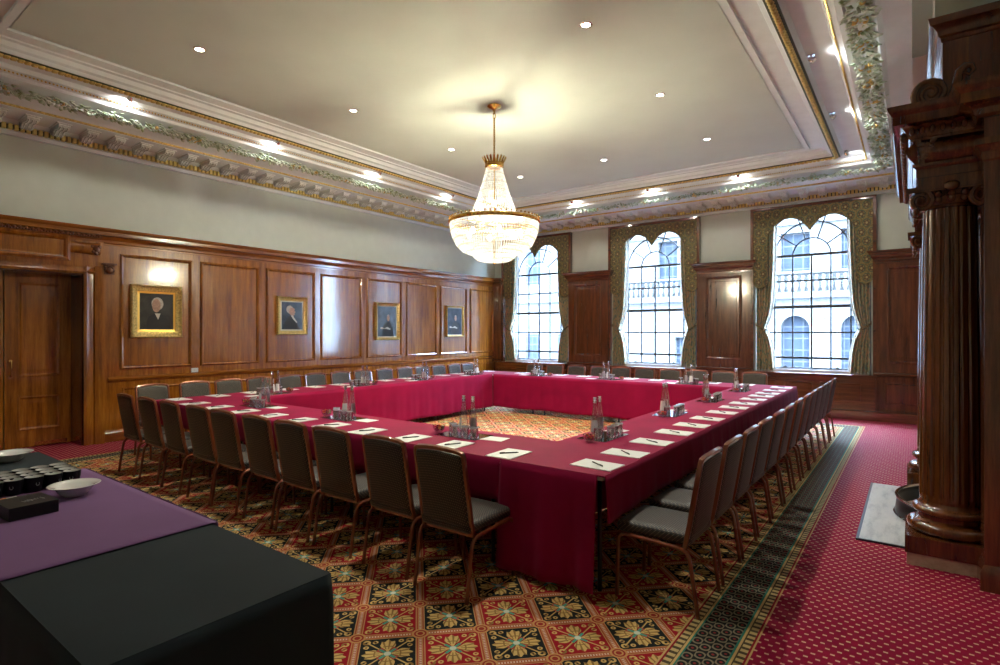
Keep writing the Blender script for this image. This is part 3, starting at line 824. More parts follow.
def arc(cx, cz, r, a0, a1, n): return [(cx + r * math.cos(a0 + (a1 - a0) * k / n), cz + r * math.sin(a0 + (a1 - a0) * k / n)) for k in range(n + 1)]
M['bars'] = plain('window_bars', (0.05, 0.06, 0.075), 0.45)
M['sill'] = plain('sill_paint', (0.55, 0.57, 0.60), 0.5)
YW = 0.15   # window plane behind the wall face
CURT_N = ['left', 'middle', 'right']
WN = ['leftmost window beside the chandelier', 'middle window', 'right-hand window']
for wi, c in enumerate(WC):
    w = struct(empty('window_%d' % (wi + 1), (c, YF + YW, 0)), 'tall arched multi-paned window')
    R = 0.93; zs = 3.16
    # spandrel plate with arched opening
    b = MB()
    outl = [(-1.0, 0.82), (-R, 0.82), (-R, zs)] + [p for p in reversed(arc(0, zs, R, 0, PI, 24))] 
    a = arc(0, zs, R, PI, 0, 24)
    for k in range(24):
        (x0, z0), (x1, z1) = a[k], a[k + 1]
        b.prism([(x0, z0), (x1, z1), (x1, 4.13), (x0, 4.13)], -0.02, 0.06)
    b.box(-1.01, -R, -0.02, 0.06, 0.8, 4.13); b.box(R, 1.01, -0.02, 0.06, 0.8, 4.13)
    b.build('spandrel', M['bars'], w)
    b = MB()
    pts = [(-R, 0.86), (-R, zs)] + arc(0, zs, R, PI, 0, 28)[1:] + [(R, 0.86)]
    b.tube([(x * .985, 0, z) for x, z in pts], 0.022, 4)
    for rr, wd in ((0.67, 0.019), (0.335, 0.018)):
        pts = [(-rr, 0.86), (-rr, zs)] + arc(0, zs, rr, PI, 0, 24)[1:] + [(rr, 0.86)]
        b.tube([(x, 0, z) for x, z in pts], wd, 4, up=(0, 1, 0))
    b.box(-0.016, 0.016, -0.018, 0.018, 0.86, zs)
    for z, hh in ((zs, 0.024), (2.645, 0.016), (2.12, 0.028), (1.60, 0.015), (1.09, 0.022)):
        b.box(-R, R, -0.02, 0.02, z - hh, z + hh)
    for an in (36, 72, 108, 144):
        a_ = math.radians(an); b.tube([(0.335 * math.cos(a_), 0, zs + 0.335 * math.sin(a_)), (0.92 * math.cos(a_), 0, zs + 0.92 * math.sin(a_))], 0.017, 4, up=(0, 1, 0))
    b.build('glazing_bars', M['bars'], w)
    b = MB(); b.box(-R, R, -0.03, 0.03, 0.86, 0.90, M['bars']); b.box(-0.98, 0.98, -0.14, 0.05, 0.80, 0.855, M['sill']); b.box(-0.98, 0.98, -0.06, 0.05, 0.855, 0.875, M['sill']); b.build('window_sill', M['sill'], w)
    b = MB()
    for x in (-0.5, 0.42): b.box(x, x + 0.06, -0.05, -0.02, 0.90, 0.915); b.tube([(x + .03, -0.045, 0.905), (x + .03, -0.055, 0.94)], 0.007, 6)
    b.build('window_catch', M['bars'], w)
    b = MB(); b.box(-0.95, 0.95, 0.006, 0.010, 0.86, 4.12); b.build('glass_pane', M['pane'], w)
    # pelmet with double arched lower edge
    p = empty('window_pelmet', (c, YF, 0), label='olive patterned pelmet with a double-arched lower edge over the ' + WN[wi], cat='pelmet', group='pelmets over the arched windows')
    hw = 1.03; zt = 4.10; li = 0.77
    inner = [(-li, 2.64), (-li, 3.50)]
    top = [(-0.755, 3.58), (-0.71, 3.68), (-0.64, 3.77), (-0.55, 3.84), (-0.45, 3.885), (-0.35, 3.895), (-0.25, 3.87), (-0.16, 3.82), (-0.08, 3.73), (-0.03, 3.66), (0, 3.615)]
    li_pts = inner + top; full = li_pts + [(-x, z) for x, z in reversed(li_pts[:-1])]
    b = MB()
    for s_ in (-1, 1):
        leg = [(hw, 2.64), (hw, 3.50), (li, 3.50), (li, 2.64)] + arc((hw + li) / 2, 2.64, (hw - li) / 2, PI, 2 * PI, 10)[1:-1]
        b.prism([(s_ * x, z) for x, z in leg], -0.075, -0.045)
        b.prism([(s_ * x, z) for x, z in ((hw, 3.50), (hw, zt), (.71, zt), (.71, 3.68), (.755, 3.58), (li, 3.50))], -0.075, -0.045)
    fl = [q for q in full if abs(q[0]) <= 0.711]
    for k in range(len(fl) - 1):
        (x0, z0), (x1, z1) = fl[k], fl[k + 1]; b.prism([(x0, z0), (x1, z1), (x1, zt), (x0, zt)], -0.075, -0.045)
    b.build('pelmet_board', M['damask'], p)
    b = MB()
    for s_ in (-1, 1):
        e_ = [(s_ * hw, 2.64)] + []
        pts = [(s_ * li, z) for z in (3.5, 3.2, 2.9, 2.64)] + [(s_ * ((hw + li) / 2 - (hw - li) / 2 * math.cos(t)), 2.64 - (hw - li) / 2 * math.sin(t)) for t in (0.4, 0.8, 1.2, 1.57, 2.0, 2.4, 2.8)]
        b.tube([(x, -0.078, z) for x, z in pts], 0.008, 5)
    b.tube([(x, -0.078, z) for x, z in full[1:-1]], 0.008, 5)
    b.build('pelmet_braid', M['damask'], p)
    b = MB()
    b.box(-1.09, 1.09, -0.10, 0.0, 4.10, 4.155)
    for s_ in (-1, 1): b.box(min(s_ * 1.03, s_ * 1.09), max(s_ * 1.03, s_ * 1.09), -0.10, 0.0, 0.82, 4.10)
    b.build('window_trim', M['woodx'], w, bevel=0.004).location = (0, -YW, 0)
    # curtains
    for s_ in (-1, 1):
        cu = empty('curtain', (c, YF, 0), label='full-length %s curtain tied back on the %s side of the %s' % ('brocade', 'left' if s_ < 0 else 'right', WN[wi]), cat='curtain', group='brocade curtains at the windows')
        Z = [(0.83, 0.66), (1.0, 0.67), (1.25, 0.69), (1.45, 0.73), (1.58, 0.78), (1.68, 0.83), (1.78, 0.80), (1.95, 0.74), (2.2, 0.695), (2.6, 0.67), (3.2, 0.65), (4.0, 0.64)]
        def inner_x(z):
            for (z0, x0), (z1, x1) in zip(Z, Z[1:]):
                if z <= z1: t = (z - z0) / (z1 - z0); return x0 + (x1 - x0) * t
            return Z[-1][1]
        ph = random.uniform(0, 6)
        def P(u, v, s_=s_, ph=ph):
            z = 0.83 + v * (4.05 - 0.83); xi = inner_x(z); xo = 0.985 + 0.0 * z
            pinch = (xo - xi) / 0.33
            x = xi + (xo - xi) * u
            yy = -0.005 + 0.028 * math.sin(u * 2 * PI * 5.5 + ph + 0.4 * math.sin(z * 2)) * (0.45 + 0.55 * pinch) - 0.01 * math.sin(u * 2 * PI * 2.2)
            if 1.45 < z < 1.95: yy -= 0.012 * (1 - abs(z - 1.7) / 0.25)
            return (s_ * x, yy, z)
        b = MB(); b.grid(P, 66, 48); b.build('curtain_cloth', M['curtain'], cu, smooth=True, solid=0.006)
        b = MB()
        def P2(u, v, s_=s_, P=P): 
            x, y, z = P(0, v); return (x - s_ * (0.004 + .03 * u), y + .01 + .03 * u, z)
        b.grid(P2, 4, 48); b.build('curtain_lining', M['lining'], cu, smooth=True, solid=0.004)
        b = MB()
        xo, xi = s_ * 1.0, s_ * 0.81
        pts = [(xo, 0.0, 1.80), (xo, -0.055, 1.76), ((xo * .6 + xi * .4), -0.065, 1.70), ((xo * .3 + xi * .7), -0.06, 1.66), (xi, -0.045, 1.655), (xi - s_ * .008, 0.0, 1.66), (xi, 0.04, 1.67)]
        b.tube(pts, 0.020, 8, sx=0.5, sy=1.3); b.build('tie_back', M['damask'], cu, smooth=True)

# ------------------------------------------------------------------ street outside
YB = 24.0
bl = empty('street_building', (0, 0, 0), label='pale stone building with arched windows across the street', cat='building')
TB = lambda p: (p[0], YB - p[1], p[2])
wins = [(-4.13 + 2.02 * k, 1.01) for k in range(-1, 6)]
low = []
b = MB()
X0, X1 = -13.2, 9.0
def hole_wall(b, u0, u1, z0, z1, holes):
    """holes: list of (a0,a1,h0,h1) non overlapping in u"""
    holes = sorted(holes); cur = u0
    for a0, a1, h0, h1 in holes:
        b.box(cur, a0, -0.5, 0, z0, z1, None, TB); b.box(a0, a1, -0.5, 0, z0, h0, None, TB); b.box(a0, a1, -0.5, 0, h1, z1, None, TB); cur = a1
    b.box(cur, u1, -0.5, 0, z0, z1, None, TB)
H1 = [(a, a + w_, -1.2, 2.25) for a, w_ in wins if a > -4.3] + [(-8.3, -7.3, -1.0, 1.4)]
hole_wall(b, X0, X1, -6, 2.9, H1)
H2 = [(a, a + w_, 3.97, 5.45) for a, w_ in wins if a > -4.3] + [(-9.06, -8.2, 3.75, 5.6)]
hole_wall(b, X0, X1, 2.9, 8.6, H2)
b.build('facade', M['stone'], bl)
for a0, a1, h0, h1 in H1 + H2:
    b = MB(); b.box(a0, a1, -0.32, -0.25, h0, h1, None, TB); b.build('facade_window', M['outglass'], bl)
for a0, a1, h0, h1 in H1[:-1]:
    b = MB(); r_ = (a1 - a0) / 2; cx_ = (a0 + a1) / 2
    A = arc(cx_, h1 - r_, r_, PI, 0, 16)
    for k in range(16):
        (x0, z0), (x1, z1) = A[k], A[k + 1]; b.prism([(x0, z0), (x1, z1), (x1, h1 + .01), (x0, h1 + .01)], -0.3, 0.0, None, TB)
    A2 = arc(cx_, h1 - r_, r_ + 0.16, PI, 0, 16); A1 = arc(cx_, h1 - r_, r_, PI, 0, 16)
    for k in range(16): b.prism([A1[k], A1[k + 1], A2[k + 1], A2[k]], -0.01, 0.07, None, TB)
    b.box(a0 - .16, a0, -0.01, 0.07, h0, h1 - r_, None, TB); b.box(a1, a1 + .16, -0.01, 0.07, h0, h1 - r_, None, TB)
    for k in range(1, 8):
        an = PI * k / 8; 
        b.tube([(cx_ + (r_ + .2) * math.cos(an), 0.0, h1 - r_ + (r_ + .2) * math.sin(an)), (cx_ + (r_ + .62) * math.cos(an), 0.0, h1 - r_ + (r_ + .62) * math.sin(an))], 0.025, 4, M['bars'] if False else None, T=TB)
    b.build('arch_surround', M['stone2'], bl)
b = MB()
for z, pr, hh in ((2.92, 0.28, 0.12), (3.05, 0.16, 0.10), (3.86, 0.2, 0.08), (5.75, 0.15, 0.10), (8.3, 0.5, 0.3)):
    b.box(X0, X1, 0, pr, z, z + hh, None, TB)
b.build('string_course', M['stone2'], bl)
b = MB()
for q in range(90):
    u = X0 + 0.2 + q * 0.23
    b.lathe([(0.05, 3.16), (0.05, 3.22), (0.09, 3.35), (0.085, 3.45), (0.04, 3.62), (0.06, 3.7), (0.05, 3.78)], n=8, T=lambda p: (u + p[0], YB - 0.15 + p[1], p[2]))
b.build('balusters', M['stone2'], bl)
b2 = empty('neighbouring_building', (0, 0, 0), label='pale neighbouring building seen through the leftmost window', cat='building')
b = MB(); b.box(-34, -13.6, 27, 33, -6, 9.5); b.build('facade', M['stone2'], b2)
b = MB(); b.box(-34, -13.58, 26.8, 27, 3.3, 3.5); b.box(-34, -13.58, 26.9, 27, -0.9, -0.75); b.box(-34, -13.5, 26.6, 27, 9.2, 9.6); b.build('string_course', M['stone2'], b2)
for q in range(8):
    for z in (-0.4, 4.4):
        b = MB(); u = -31 + q * 2.15; b.box(u, u + 0.95, 26.96, 27.02, z, z + 1.9); b.build('facade_window', M['outglass'], b2)
b = MB(); b.box(-70, 40, YF + 0.6, 60, -6.3, -6.0); o = b.build('street_ground', M['stone2']); struct(o)

# ------------------------------------------------------------------ chimneypiece on the right
fp = empty('fireplace', (0.2, 6.07, 0), label='tall carved dark mahogany chimneypiece with fluted columns against the right wall', cat='fireplace')
FO = Vector((0.2, 6.07, 0))
TFP = lambda p: (p[0] - FO.x, p[1] - FO.y, p[2])
WC_ = M['chimney']
def plan_sweep(mb, x0, y0, y1, prof, mat, xb=XR - 0.005, T=TFP):
    """profile swept round three sides of a rectangle against the right wall; prof=[(projection,z)]"""
    vs = []
    for p, z in prof: vs += [(xb, y0 - p, z), (x0 - p, y0 - p, z), (x0 - p, y1 + p, z), (xb, y1 + p, z)]
    fs = []
    for j in range(len(prof) - 1):
        for k in range(3): fs.append((j * 4 + k, j * 4 + k + 1, (j + 1) * 4 + k + 1, (j + 1) * 4 + k))
    n = len(prof); fs.append((0, 1, 2, 3)); fs.append(((n - 1) * 4, (n - 1) * 4 + 1, (n - 1) * 4 + 2, (n - 1) * 4 + 3))
    mb.add(vs, fs, mat, T)
CY = [5.02, 7.12]
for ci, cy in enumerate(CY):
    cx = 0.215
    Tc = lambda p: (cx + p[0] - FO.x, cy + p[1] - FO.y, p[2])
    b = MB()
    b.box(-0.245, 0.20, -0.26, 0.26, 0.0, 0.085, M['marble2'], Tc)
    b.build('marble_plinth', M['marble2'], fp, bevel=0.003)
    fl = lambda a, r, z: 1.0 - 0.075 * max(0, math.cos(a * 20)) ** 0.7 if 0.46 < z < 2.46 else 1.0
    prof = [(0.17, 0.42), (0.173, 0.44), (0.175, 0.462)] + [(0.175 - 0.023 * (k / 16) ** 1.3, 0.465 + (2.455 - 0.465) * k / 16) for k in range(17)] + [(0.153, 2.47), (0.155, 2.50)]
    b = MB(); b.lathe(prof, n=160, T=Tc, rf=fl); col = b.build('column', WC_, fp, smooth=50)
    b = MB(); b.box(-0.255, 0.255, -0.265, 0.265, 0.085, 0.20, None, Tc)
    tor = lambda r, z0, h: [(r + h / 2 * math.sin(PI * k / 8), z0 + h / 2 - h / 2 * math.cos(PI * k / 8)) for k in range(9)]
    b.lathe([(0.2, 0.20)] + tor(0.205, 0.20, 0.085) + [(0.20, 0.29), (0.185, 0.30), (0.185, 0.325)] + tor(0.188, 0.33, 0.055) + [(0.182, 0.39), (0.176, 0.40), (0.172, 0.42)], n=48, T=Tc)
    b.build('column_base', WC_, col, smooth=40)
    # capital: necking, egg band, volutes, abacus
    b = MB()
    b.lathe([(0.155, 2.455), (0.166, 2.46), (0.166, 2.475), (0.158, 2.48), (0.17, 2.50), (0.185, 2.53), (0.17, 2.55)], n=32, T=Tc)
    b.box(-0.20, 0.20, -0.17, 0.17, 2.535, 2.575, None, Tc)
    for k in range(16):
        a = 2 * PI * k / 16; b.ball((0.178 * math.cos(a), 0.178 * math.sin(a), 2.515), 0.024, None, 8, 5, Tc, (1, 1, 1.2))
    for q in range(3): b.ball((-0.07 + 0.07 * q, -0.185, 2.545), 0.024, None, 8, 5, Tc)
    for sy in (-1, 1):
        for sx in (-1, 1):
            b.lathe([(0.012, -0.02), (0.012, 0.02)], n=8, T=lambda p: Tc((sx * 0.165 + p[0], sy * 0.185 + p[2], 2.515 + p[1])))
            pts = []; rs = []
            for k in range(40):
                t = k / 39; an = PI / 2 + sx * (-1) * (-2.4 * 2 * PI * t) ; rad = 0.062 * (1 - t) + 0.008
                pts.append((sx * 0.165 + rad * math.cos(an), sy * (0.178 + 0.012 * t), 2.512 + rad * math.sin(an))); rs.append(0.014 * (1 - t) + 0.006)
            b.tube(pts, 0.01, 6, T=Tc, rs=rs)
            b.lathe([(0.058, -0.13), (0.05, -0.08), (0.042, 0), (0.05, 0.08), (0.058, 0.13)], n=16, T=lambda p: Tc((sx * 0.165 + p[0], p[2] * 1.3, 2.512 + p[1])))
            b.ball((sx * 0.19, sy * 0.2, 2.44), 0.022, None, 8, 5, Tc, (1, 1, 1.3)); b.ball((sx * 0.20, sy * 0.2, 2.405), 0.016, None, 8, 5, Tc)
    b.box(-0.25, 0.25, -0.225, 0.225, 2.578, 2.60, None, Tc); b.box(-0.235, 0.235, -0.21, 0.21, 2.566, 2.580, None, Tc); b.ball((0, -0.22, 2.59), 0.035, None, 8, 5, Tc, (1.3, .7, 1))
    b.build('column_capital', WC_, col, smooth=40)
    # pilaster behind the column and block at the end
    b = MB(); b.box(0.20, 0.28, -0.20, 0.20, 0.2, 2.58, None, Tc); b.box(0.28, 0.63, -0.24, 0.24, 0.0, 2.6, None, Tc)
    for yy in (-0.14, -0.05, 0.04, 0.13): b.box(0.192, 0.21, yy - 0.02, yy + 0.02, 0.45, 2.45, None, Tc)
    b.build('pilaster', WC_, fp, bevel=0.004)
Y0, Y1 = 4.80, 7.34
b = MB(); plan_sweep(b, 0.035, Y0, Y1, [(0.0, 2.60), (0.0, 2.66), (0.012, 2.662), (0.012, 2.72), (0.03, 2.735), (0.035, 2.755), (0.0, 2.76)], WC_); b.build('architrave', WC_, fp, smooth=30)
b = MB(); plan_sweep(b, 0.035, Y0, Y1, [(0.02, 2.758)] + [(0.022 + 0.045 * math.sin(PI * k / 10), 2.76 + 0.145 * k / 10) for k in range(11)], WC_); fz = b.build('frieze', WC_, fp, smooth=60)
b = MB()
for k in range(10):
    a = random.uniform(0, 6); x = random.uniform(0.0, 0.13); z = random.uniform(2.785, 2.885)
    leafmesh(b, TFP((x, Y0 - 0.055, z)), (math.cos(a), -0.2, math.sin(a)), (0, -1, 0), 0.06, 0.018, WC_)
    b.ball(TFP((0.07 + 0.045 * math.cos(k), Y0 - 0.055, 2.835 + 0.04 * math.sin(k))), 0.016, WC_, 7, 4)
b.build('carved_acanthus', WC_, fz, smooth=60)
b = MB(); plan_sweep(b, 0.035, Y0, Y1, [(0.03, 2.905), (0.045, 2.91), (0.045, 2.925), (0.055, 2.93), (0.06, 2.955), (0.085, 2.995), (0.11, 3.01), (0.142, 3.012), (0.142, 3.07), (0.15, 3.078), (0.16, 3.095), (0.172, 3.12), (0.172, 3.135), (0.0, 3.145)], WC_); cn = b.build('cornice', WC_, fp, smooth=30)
eg = None
for q in range(8):
    b = MB(); x = 0.0 + 0.055 * q; b.ball(TFP((x, Y0 - 0.085, 2.968)), 0.022, WC_, 8, 5, None, (0.8, 1, 1.3))
    leafmesh(b, TFP((x + 0.027, Y0 - 0.075, 2.995)), (0, -0.3, -1), (0, -1, 0), 0.06, 0.016, WC_); b.build('carved_egg', WC_, cn, smooth=60)
for q in range(24): b = MB(); b.ball(TFP((-0.045, Y0 + 0.05 + 0.1 * q, 2.968)), 0.028, WC_, 8, 5, None, (1, 0.8, 1.3)); b.build('carved_egg', WC_, cn, smooth=60)
# end block that stands forward beside the near column
b = MB(); b.box(0.36, XR - .005, 4.56, 4.775, 0.0, 3.0, None, TFP); b.build('end_pier', M['woodshade'], fp, bevel=0.003)
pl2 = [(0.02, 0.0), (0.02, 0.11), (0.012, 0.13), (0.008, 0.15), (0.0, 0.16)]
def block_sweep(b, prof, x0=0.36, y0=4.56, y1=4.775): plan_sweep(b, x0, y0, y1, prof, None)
b = MB(); block_sweep(b, pl2); b.build('end_pier_base', M['woodshade'], fp, smooth=30)
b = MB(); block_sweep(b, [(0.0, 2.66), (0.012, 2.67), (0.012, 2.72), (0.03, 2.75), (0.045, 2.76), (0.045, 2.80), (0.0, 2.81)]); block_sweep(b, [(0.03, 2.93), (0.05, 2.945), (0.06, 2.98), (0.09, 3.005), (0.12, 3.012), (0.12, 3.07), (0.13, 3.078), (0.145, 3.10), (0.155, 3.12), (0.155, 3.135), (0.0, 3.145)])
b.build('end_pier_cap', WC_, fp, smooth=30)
TSC = lambda p: TFP((0.105 + (p[0] - 0.06) * 0.92, p[1], 3.145 + (p[2] - 3.262) * 0.95))
# scrolls on the shelf
for sy, yy in ((1, 4.86), (-1, 7.28)):
    b = MB(); pts = []; rs = []
    for k in range(46):
        t = k / 45; an = -PI * 0.5 + 2.2 * 2 * PI * (1 - t); rad = 0.105 * t + 0.012; pts.append((0.06 - rad * math.cos(an) * 1.0, 0, 3.375 + rad * math.sin(an))); rs.append(0.012 + 0.012 * t)
    n0 = pts[-1]
    pts += [(0.12, 0, 3.285), (0.17, 0, 3.31), (0.20, 0, 3.37), (0.215, 0, 3.43), (0.225, 0, 3.49), (0.26, 0, 3.525), (0.295, 0, 3.515), (0.305, 0, 3.48), (0.28, 0, 3.455), (0.258, 0, 3.475)]
    rs += [0.026, 0.028, 0.03, 0.032, 0.03, 0.026, 0.022, 0.018, 0.014, 0.01]
    b.tube([(x, yy, z) for x, _, z in pts], 0.02, 8, T=TSC, rs=[r * .95 for r in rs])
    b.lathe([(0.105, -0.05), (0.105, 0.05)], n=28, T=lambda p: TSC((0.06 + p[0], yy + p[2] * .6 + .03, 3.375 + p[1])))
    b.prism([(0.10, 3.262), (0.22, 3.262), (0.30, 3.40), (0.30, 3.5), (0.24, 3.5), (0.20, 3.36)], yy - .0, yy + .05, None, TSC)
    b.build('scroll', WC_, fp, smooth=50)
# overmantel
b = MB(); b.box(0.17, XR - .005, 4.95, 7.19, 3.14, 3.70, WC_, TFP); b.box(0.31, 0.43, 4.90, 4.955, 3.15, 3.60, M['woodshade'], TFP)
b.build('overmantel', WC_, fp, bevel=0.004)
b = MB(); plan_sweep(b, 0.17, 4.95, 7.19, [(0.0, 3.62), (0.008, 3.625), (0.01, 3.65), (0.025, 3.66), (0.03, 3.69), (0.05, 3.72), (0.07, 3.73), (0.08, 3.775), (0.0, 3.78)], M['woodshade']); b.build('overmantel_cornice', M['woodshade'], fp, smooth=30)
# mantel lining, firebox, fender
b = MB(); b.box(0.50, XR - .005, 5.26, 6.88, 1.25, 2.6, None, TFP); b.box(0.35, 0.55, 5.26, 6.88, 1.30, 1.36, None, TFP)
frame_sweep(b, lambda p: TFP((0.50 - p[1], p[0], p[2])), 5.4, 6.74, 1.45, 2.5, [(0, 0), (0, .03), (.03, .04), (.06, .01), (.1, .01)], None)
b.build('mantel_panel', WC_, fp, smooth=30)
b = MB()
for y0, y1 in ((5.26, 5.55), (6.59, 6.88)): b.box(0.42, XR - .005, y0, y1, 0.01, 1.25, M['marble2'], TFP)
b.box(0.42, XR - .005, 5.55, 6.59, 1.0, 1.25, M['marble2'], TFP); b.build('fire_surround', M['marble2'], fp, bevel=.004)
b = MB(); b.box(0.80, 0.84, 5.55, 6.59, 0.01, 1.0, None, TFP)
for k in range(9): b.tube([TFP((0.55, 5.68 + k * 0.097, 0.12)), TFP((0.55, 5.68 + k * 0.097, 0.34))], 0.009, 6)
b.box(0.54, 0.56, 5.62, 6.52, 0.33, 0.35, None, TFP); b.box(0.54, 0.8, 5.62, 6.52, 0.11, 0.13, None, TFP)
for y in (5.64, 6.5): b.tube([TFP((0.56, y, 0.01)), TFP((0.56, y, 0.42))], 0.014, 8); b.ball(TFP((0.56, y, 0.44)), 0.03)
b.build('fire_grate', M['black'], fp, smooth=40)
b = MB()
def fend(u, v):
    an = -1.15 + 2.3 * u; z = 0.022 + 0.15 * v
    off = 0.02 * (1 - v) + (0.012 if v > .93 else 0)
    return TFP((0.46 - 0.56 * math.cos(an) - off, 6.07 + 0.62 * math.sin(an), z))
b.grid(fend, 40, 8); b.build('fender_band', M['black'], fp, smooth=True, solid=0.014)
b = MB(); b.tube([fend(k / 40, 1.02) for k in range(41)], 0.013, 8); b.tube([fend(k / 40, 0.0) for k in range(41)], 0.018, 8); b.build('fender_rail', M['chrome'], fp, smooth=True)
b = MB(); b.box(-0.33, XR - .005, 5.10, 7.04, 0.0, 0.018, None, TFP); b.build('hearth_slab', M['marble'], fp, bevel=0.003)
b = MB(); b.box(-0.35, -0.33, 5.08, 7.06, 0.0, 0.014, None, TFP); b.box(-0.33, -.03, 5.082, 5.10, 0, .014, None, TFP); b.build('hearth_edging', M['black'], fp)
b = MB(); b.box(0.0, XR, 5.55, 6.8, 3.80, WT, M['white']); b.box(0.13, XR, 5.0, 7.14, 3.775, WT, M['plaster']); struct(b.build('wall_chimney', M['plaster']))
b = MB(); b.box(0.50, XR - 0.0, 4.84, 7.30, 2.75, WT); b.build('chimney_breast', M['plaster'], None); struct(bpy.data.objects['chimney_breast']); bpy.data.objects['chimney_breast'].name = 'wall_breast'

# ------------------------------------------------------------------ conference tables and cloths
TX0, TX1, TX2, TX3 = -7.65, -6.90, -2.22, -1.46
TY0, TY1, TY2, TY3 = 3.00, 3.75, 9.05, 9.80
def make_table(L, Wd, where):
    """folding table, long axis x, origin at the centre on the floor"""
    r = empty('folding_table', label='folding conference table hidden under maroon cloth, ' + where, cat='table', group='folding tables under the maroon cloths')
    b = MB(); b.box(-L / 2, L / 2, -Wd / 2, Wd / 2, 0.715, 0.738); b.build('tabletop', M['ivory'], r, bevel=0.003)
    for sx in (-1, 1):
        for sy in (-1, 1):
            b = MB(); b.tube([(sx * (L / 2 - 0.12), sy * (Wd / 2 - 0.08), 0.0), (sx * (L / 2 - 0.12), sy * (Wd / 2 - 0.08), 0.715)], 0.014, 8); b.build('leg', M['black'], r, smooth=True)
    return r
def lay_tables(x0, x1, y0, y1, n, horiz, where):
    for k in range(n):
        if horiz:
            L = (x1 - x0) / n; r = make_table(L - 0.03, y1 - y0 - 0.03, where[k]); r.location = (x0 + L * (k + .5), (y0 + y1) / 2, 0)
        else:
            L = (y1 - y0) / n; r = make_table(L - 0.03, x1 - x0 - 0.03, where[k]); r.location = ((x0 + x1) / 2, y0 + L * (k + .5), 0); r.rotation_euler = (0, 0, PI / 2)
NW = ['first', 'second', 'third', 'fourth']
lay_tables(TX0, TX2, TY0, TY1, 3, True, [w_ + ' from the doors in the near row' for w_ in NW])
lay_tables(TX2 + .01, TX3, TY0, TY3, 4, False, [w_ + ' from camera in right row' for w_ in NW])
lay_tables(TX0, TX2, TY2, TY3, 3, True, [w_ + ' from portraits in far row' for w_ in NW])
lay_tables(TX0, TX1, TY1 + .01, TY2 - .01, 3, False, [w_ + ' from camera in left row' for w_ in NW])

def cloth(name, label, x0, x1, y0, y1, drops, z=0.75, mat=None, cat='tablecloth', seed=0, amp=0.022, group=None, thick=0.004):
    """drops: list of (side, a0, a1, zbottom, amplitude) side in n,s,e,w; separate hanging sheets join the top edge"""
    rnd = random.Random(seed)
    b = MB()
    b.box(x0, x1, y0, y1, z - 0.006, z)
    for side, a0, a1, zb, am in drops:
        L = abs(a1 - a0); nu = max(8, int(L / 0.022)); nv = max(6, int((z - zb) / 0.05))
        p1, p2, p3 = rnd.uniform(0, 6), rnd.uniform(0, 6), rnd.uniform(0, 6); k1 = rnd.uniform(19, 23); k2 = rnd.uniform(41, 47)
        def off(s, f):
            w = math.sin(s * k1 + p1 + 0.6 * math.sin(s * 2.1 + p3)) * .6 + math.sin(s * k2 + p2) * .25 + .85
            return am * (f ** 1.15) * w + 0.010 * min(1, f * 8)
        def P(u, v):
            s = a0 + (a1 - a0) * u; f = v * (z - zb) / 0.70
            zz = z - 0.003 - (z - zb) * v - (0.008 * math.sin(s * 5 + p1) * v)
            if v < 0.02: zz = z - 0.001
            o = off(s, f)
            if side == 's': return (s, y0 - o, zz)
            if side == 'n': return (s, y1 + o, zz)
            if side == 'w': return (x0 - o, s, zz)
            return (x1 + o, s, zz)
        b.grid(P, nu, nv)
    o = b.build(name, mat or M['maroon'], None, smooth=50, solid=thick)
    return tag(o, label, cat, group)
cloth('tablecloth', 'maroon cloth covering the near row of tables, its outer edge ending at chair-seat height', TX0, TX2 - 0.002, TY0, TY1, [('s', TX0, TX2 - .004, 0.485, 0.012), ('w', TY0, TY1, 0.485, 0.012), ('n', TX1 + .01, TX2 - .03, 0.02, 0.010)], seed=1)
cloth('tablecloth', 'maroon cloth over the right-hand tables, hanging to the floor at its near end', TX2, TX3, TY0, TY3, [('s', TX2, TX3 - 0.045, 0.055, 0.036), ('e', TY0 + .01, TY3, 0.478, 0.026), ('w', TY0 + .02, TY2 - .03, 0.016, 0.010), ('n', TX2, TX3, 0.485, 0.010)], seed=2)
cloth('tablecloth', 'maroon cloth covering the far row of tables below the windows', TX1 + .002, TX2 - 0.002, TY2, TY3, [('s', TX1 + .02, TX2 - .02, 0.10, 0.013), ('n', TX1, TX2, 0.485, 0.010)], seed=3)
cloth('tablecloth', 'maroon cloth covering the left-hand row of tables below the portraits', TX0, TX1, TY1 + .002, TY3, [('e', TY1 + .02, TY2 - .01, 0.10, 0.013), ('w', TY1, TY3, 0.485, 0.010)], seed=4)

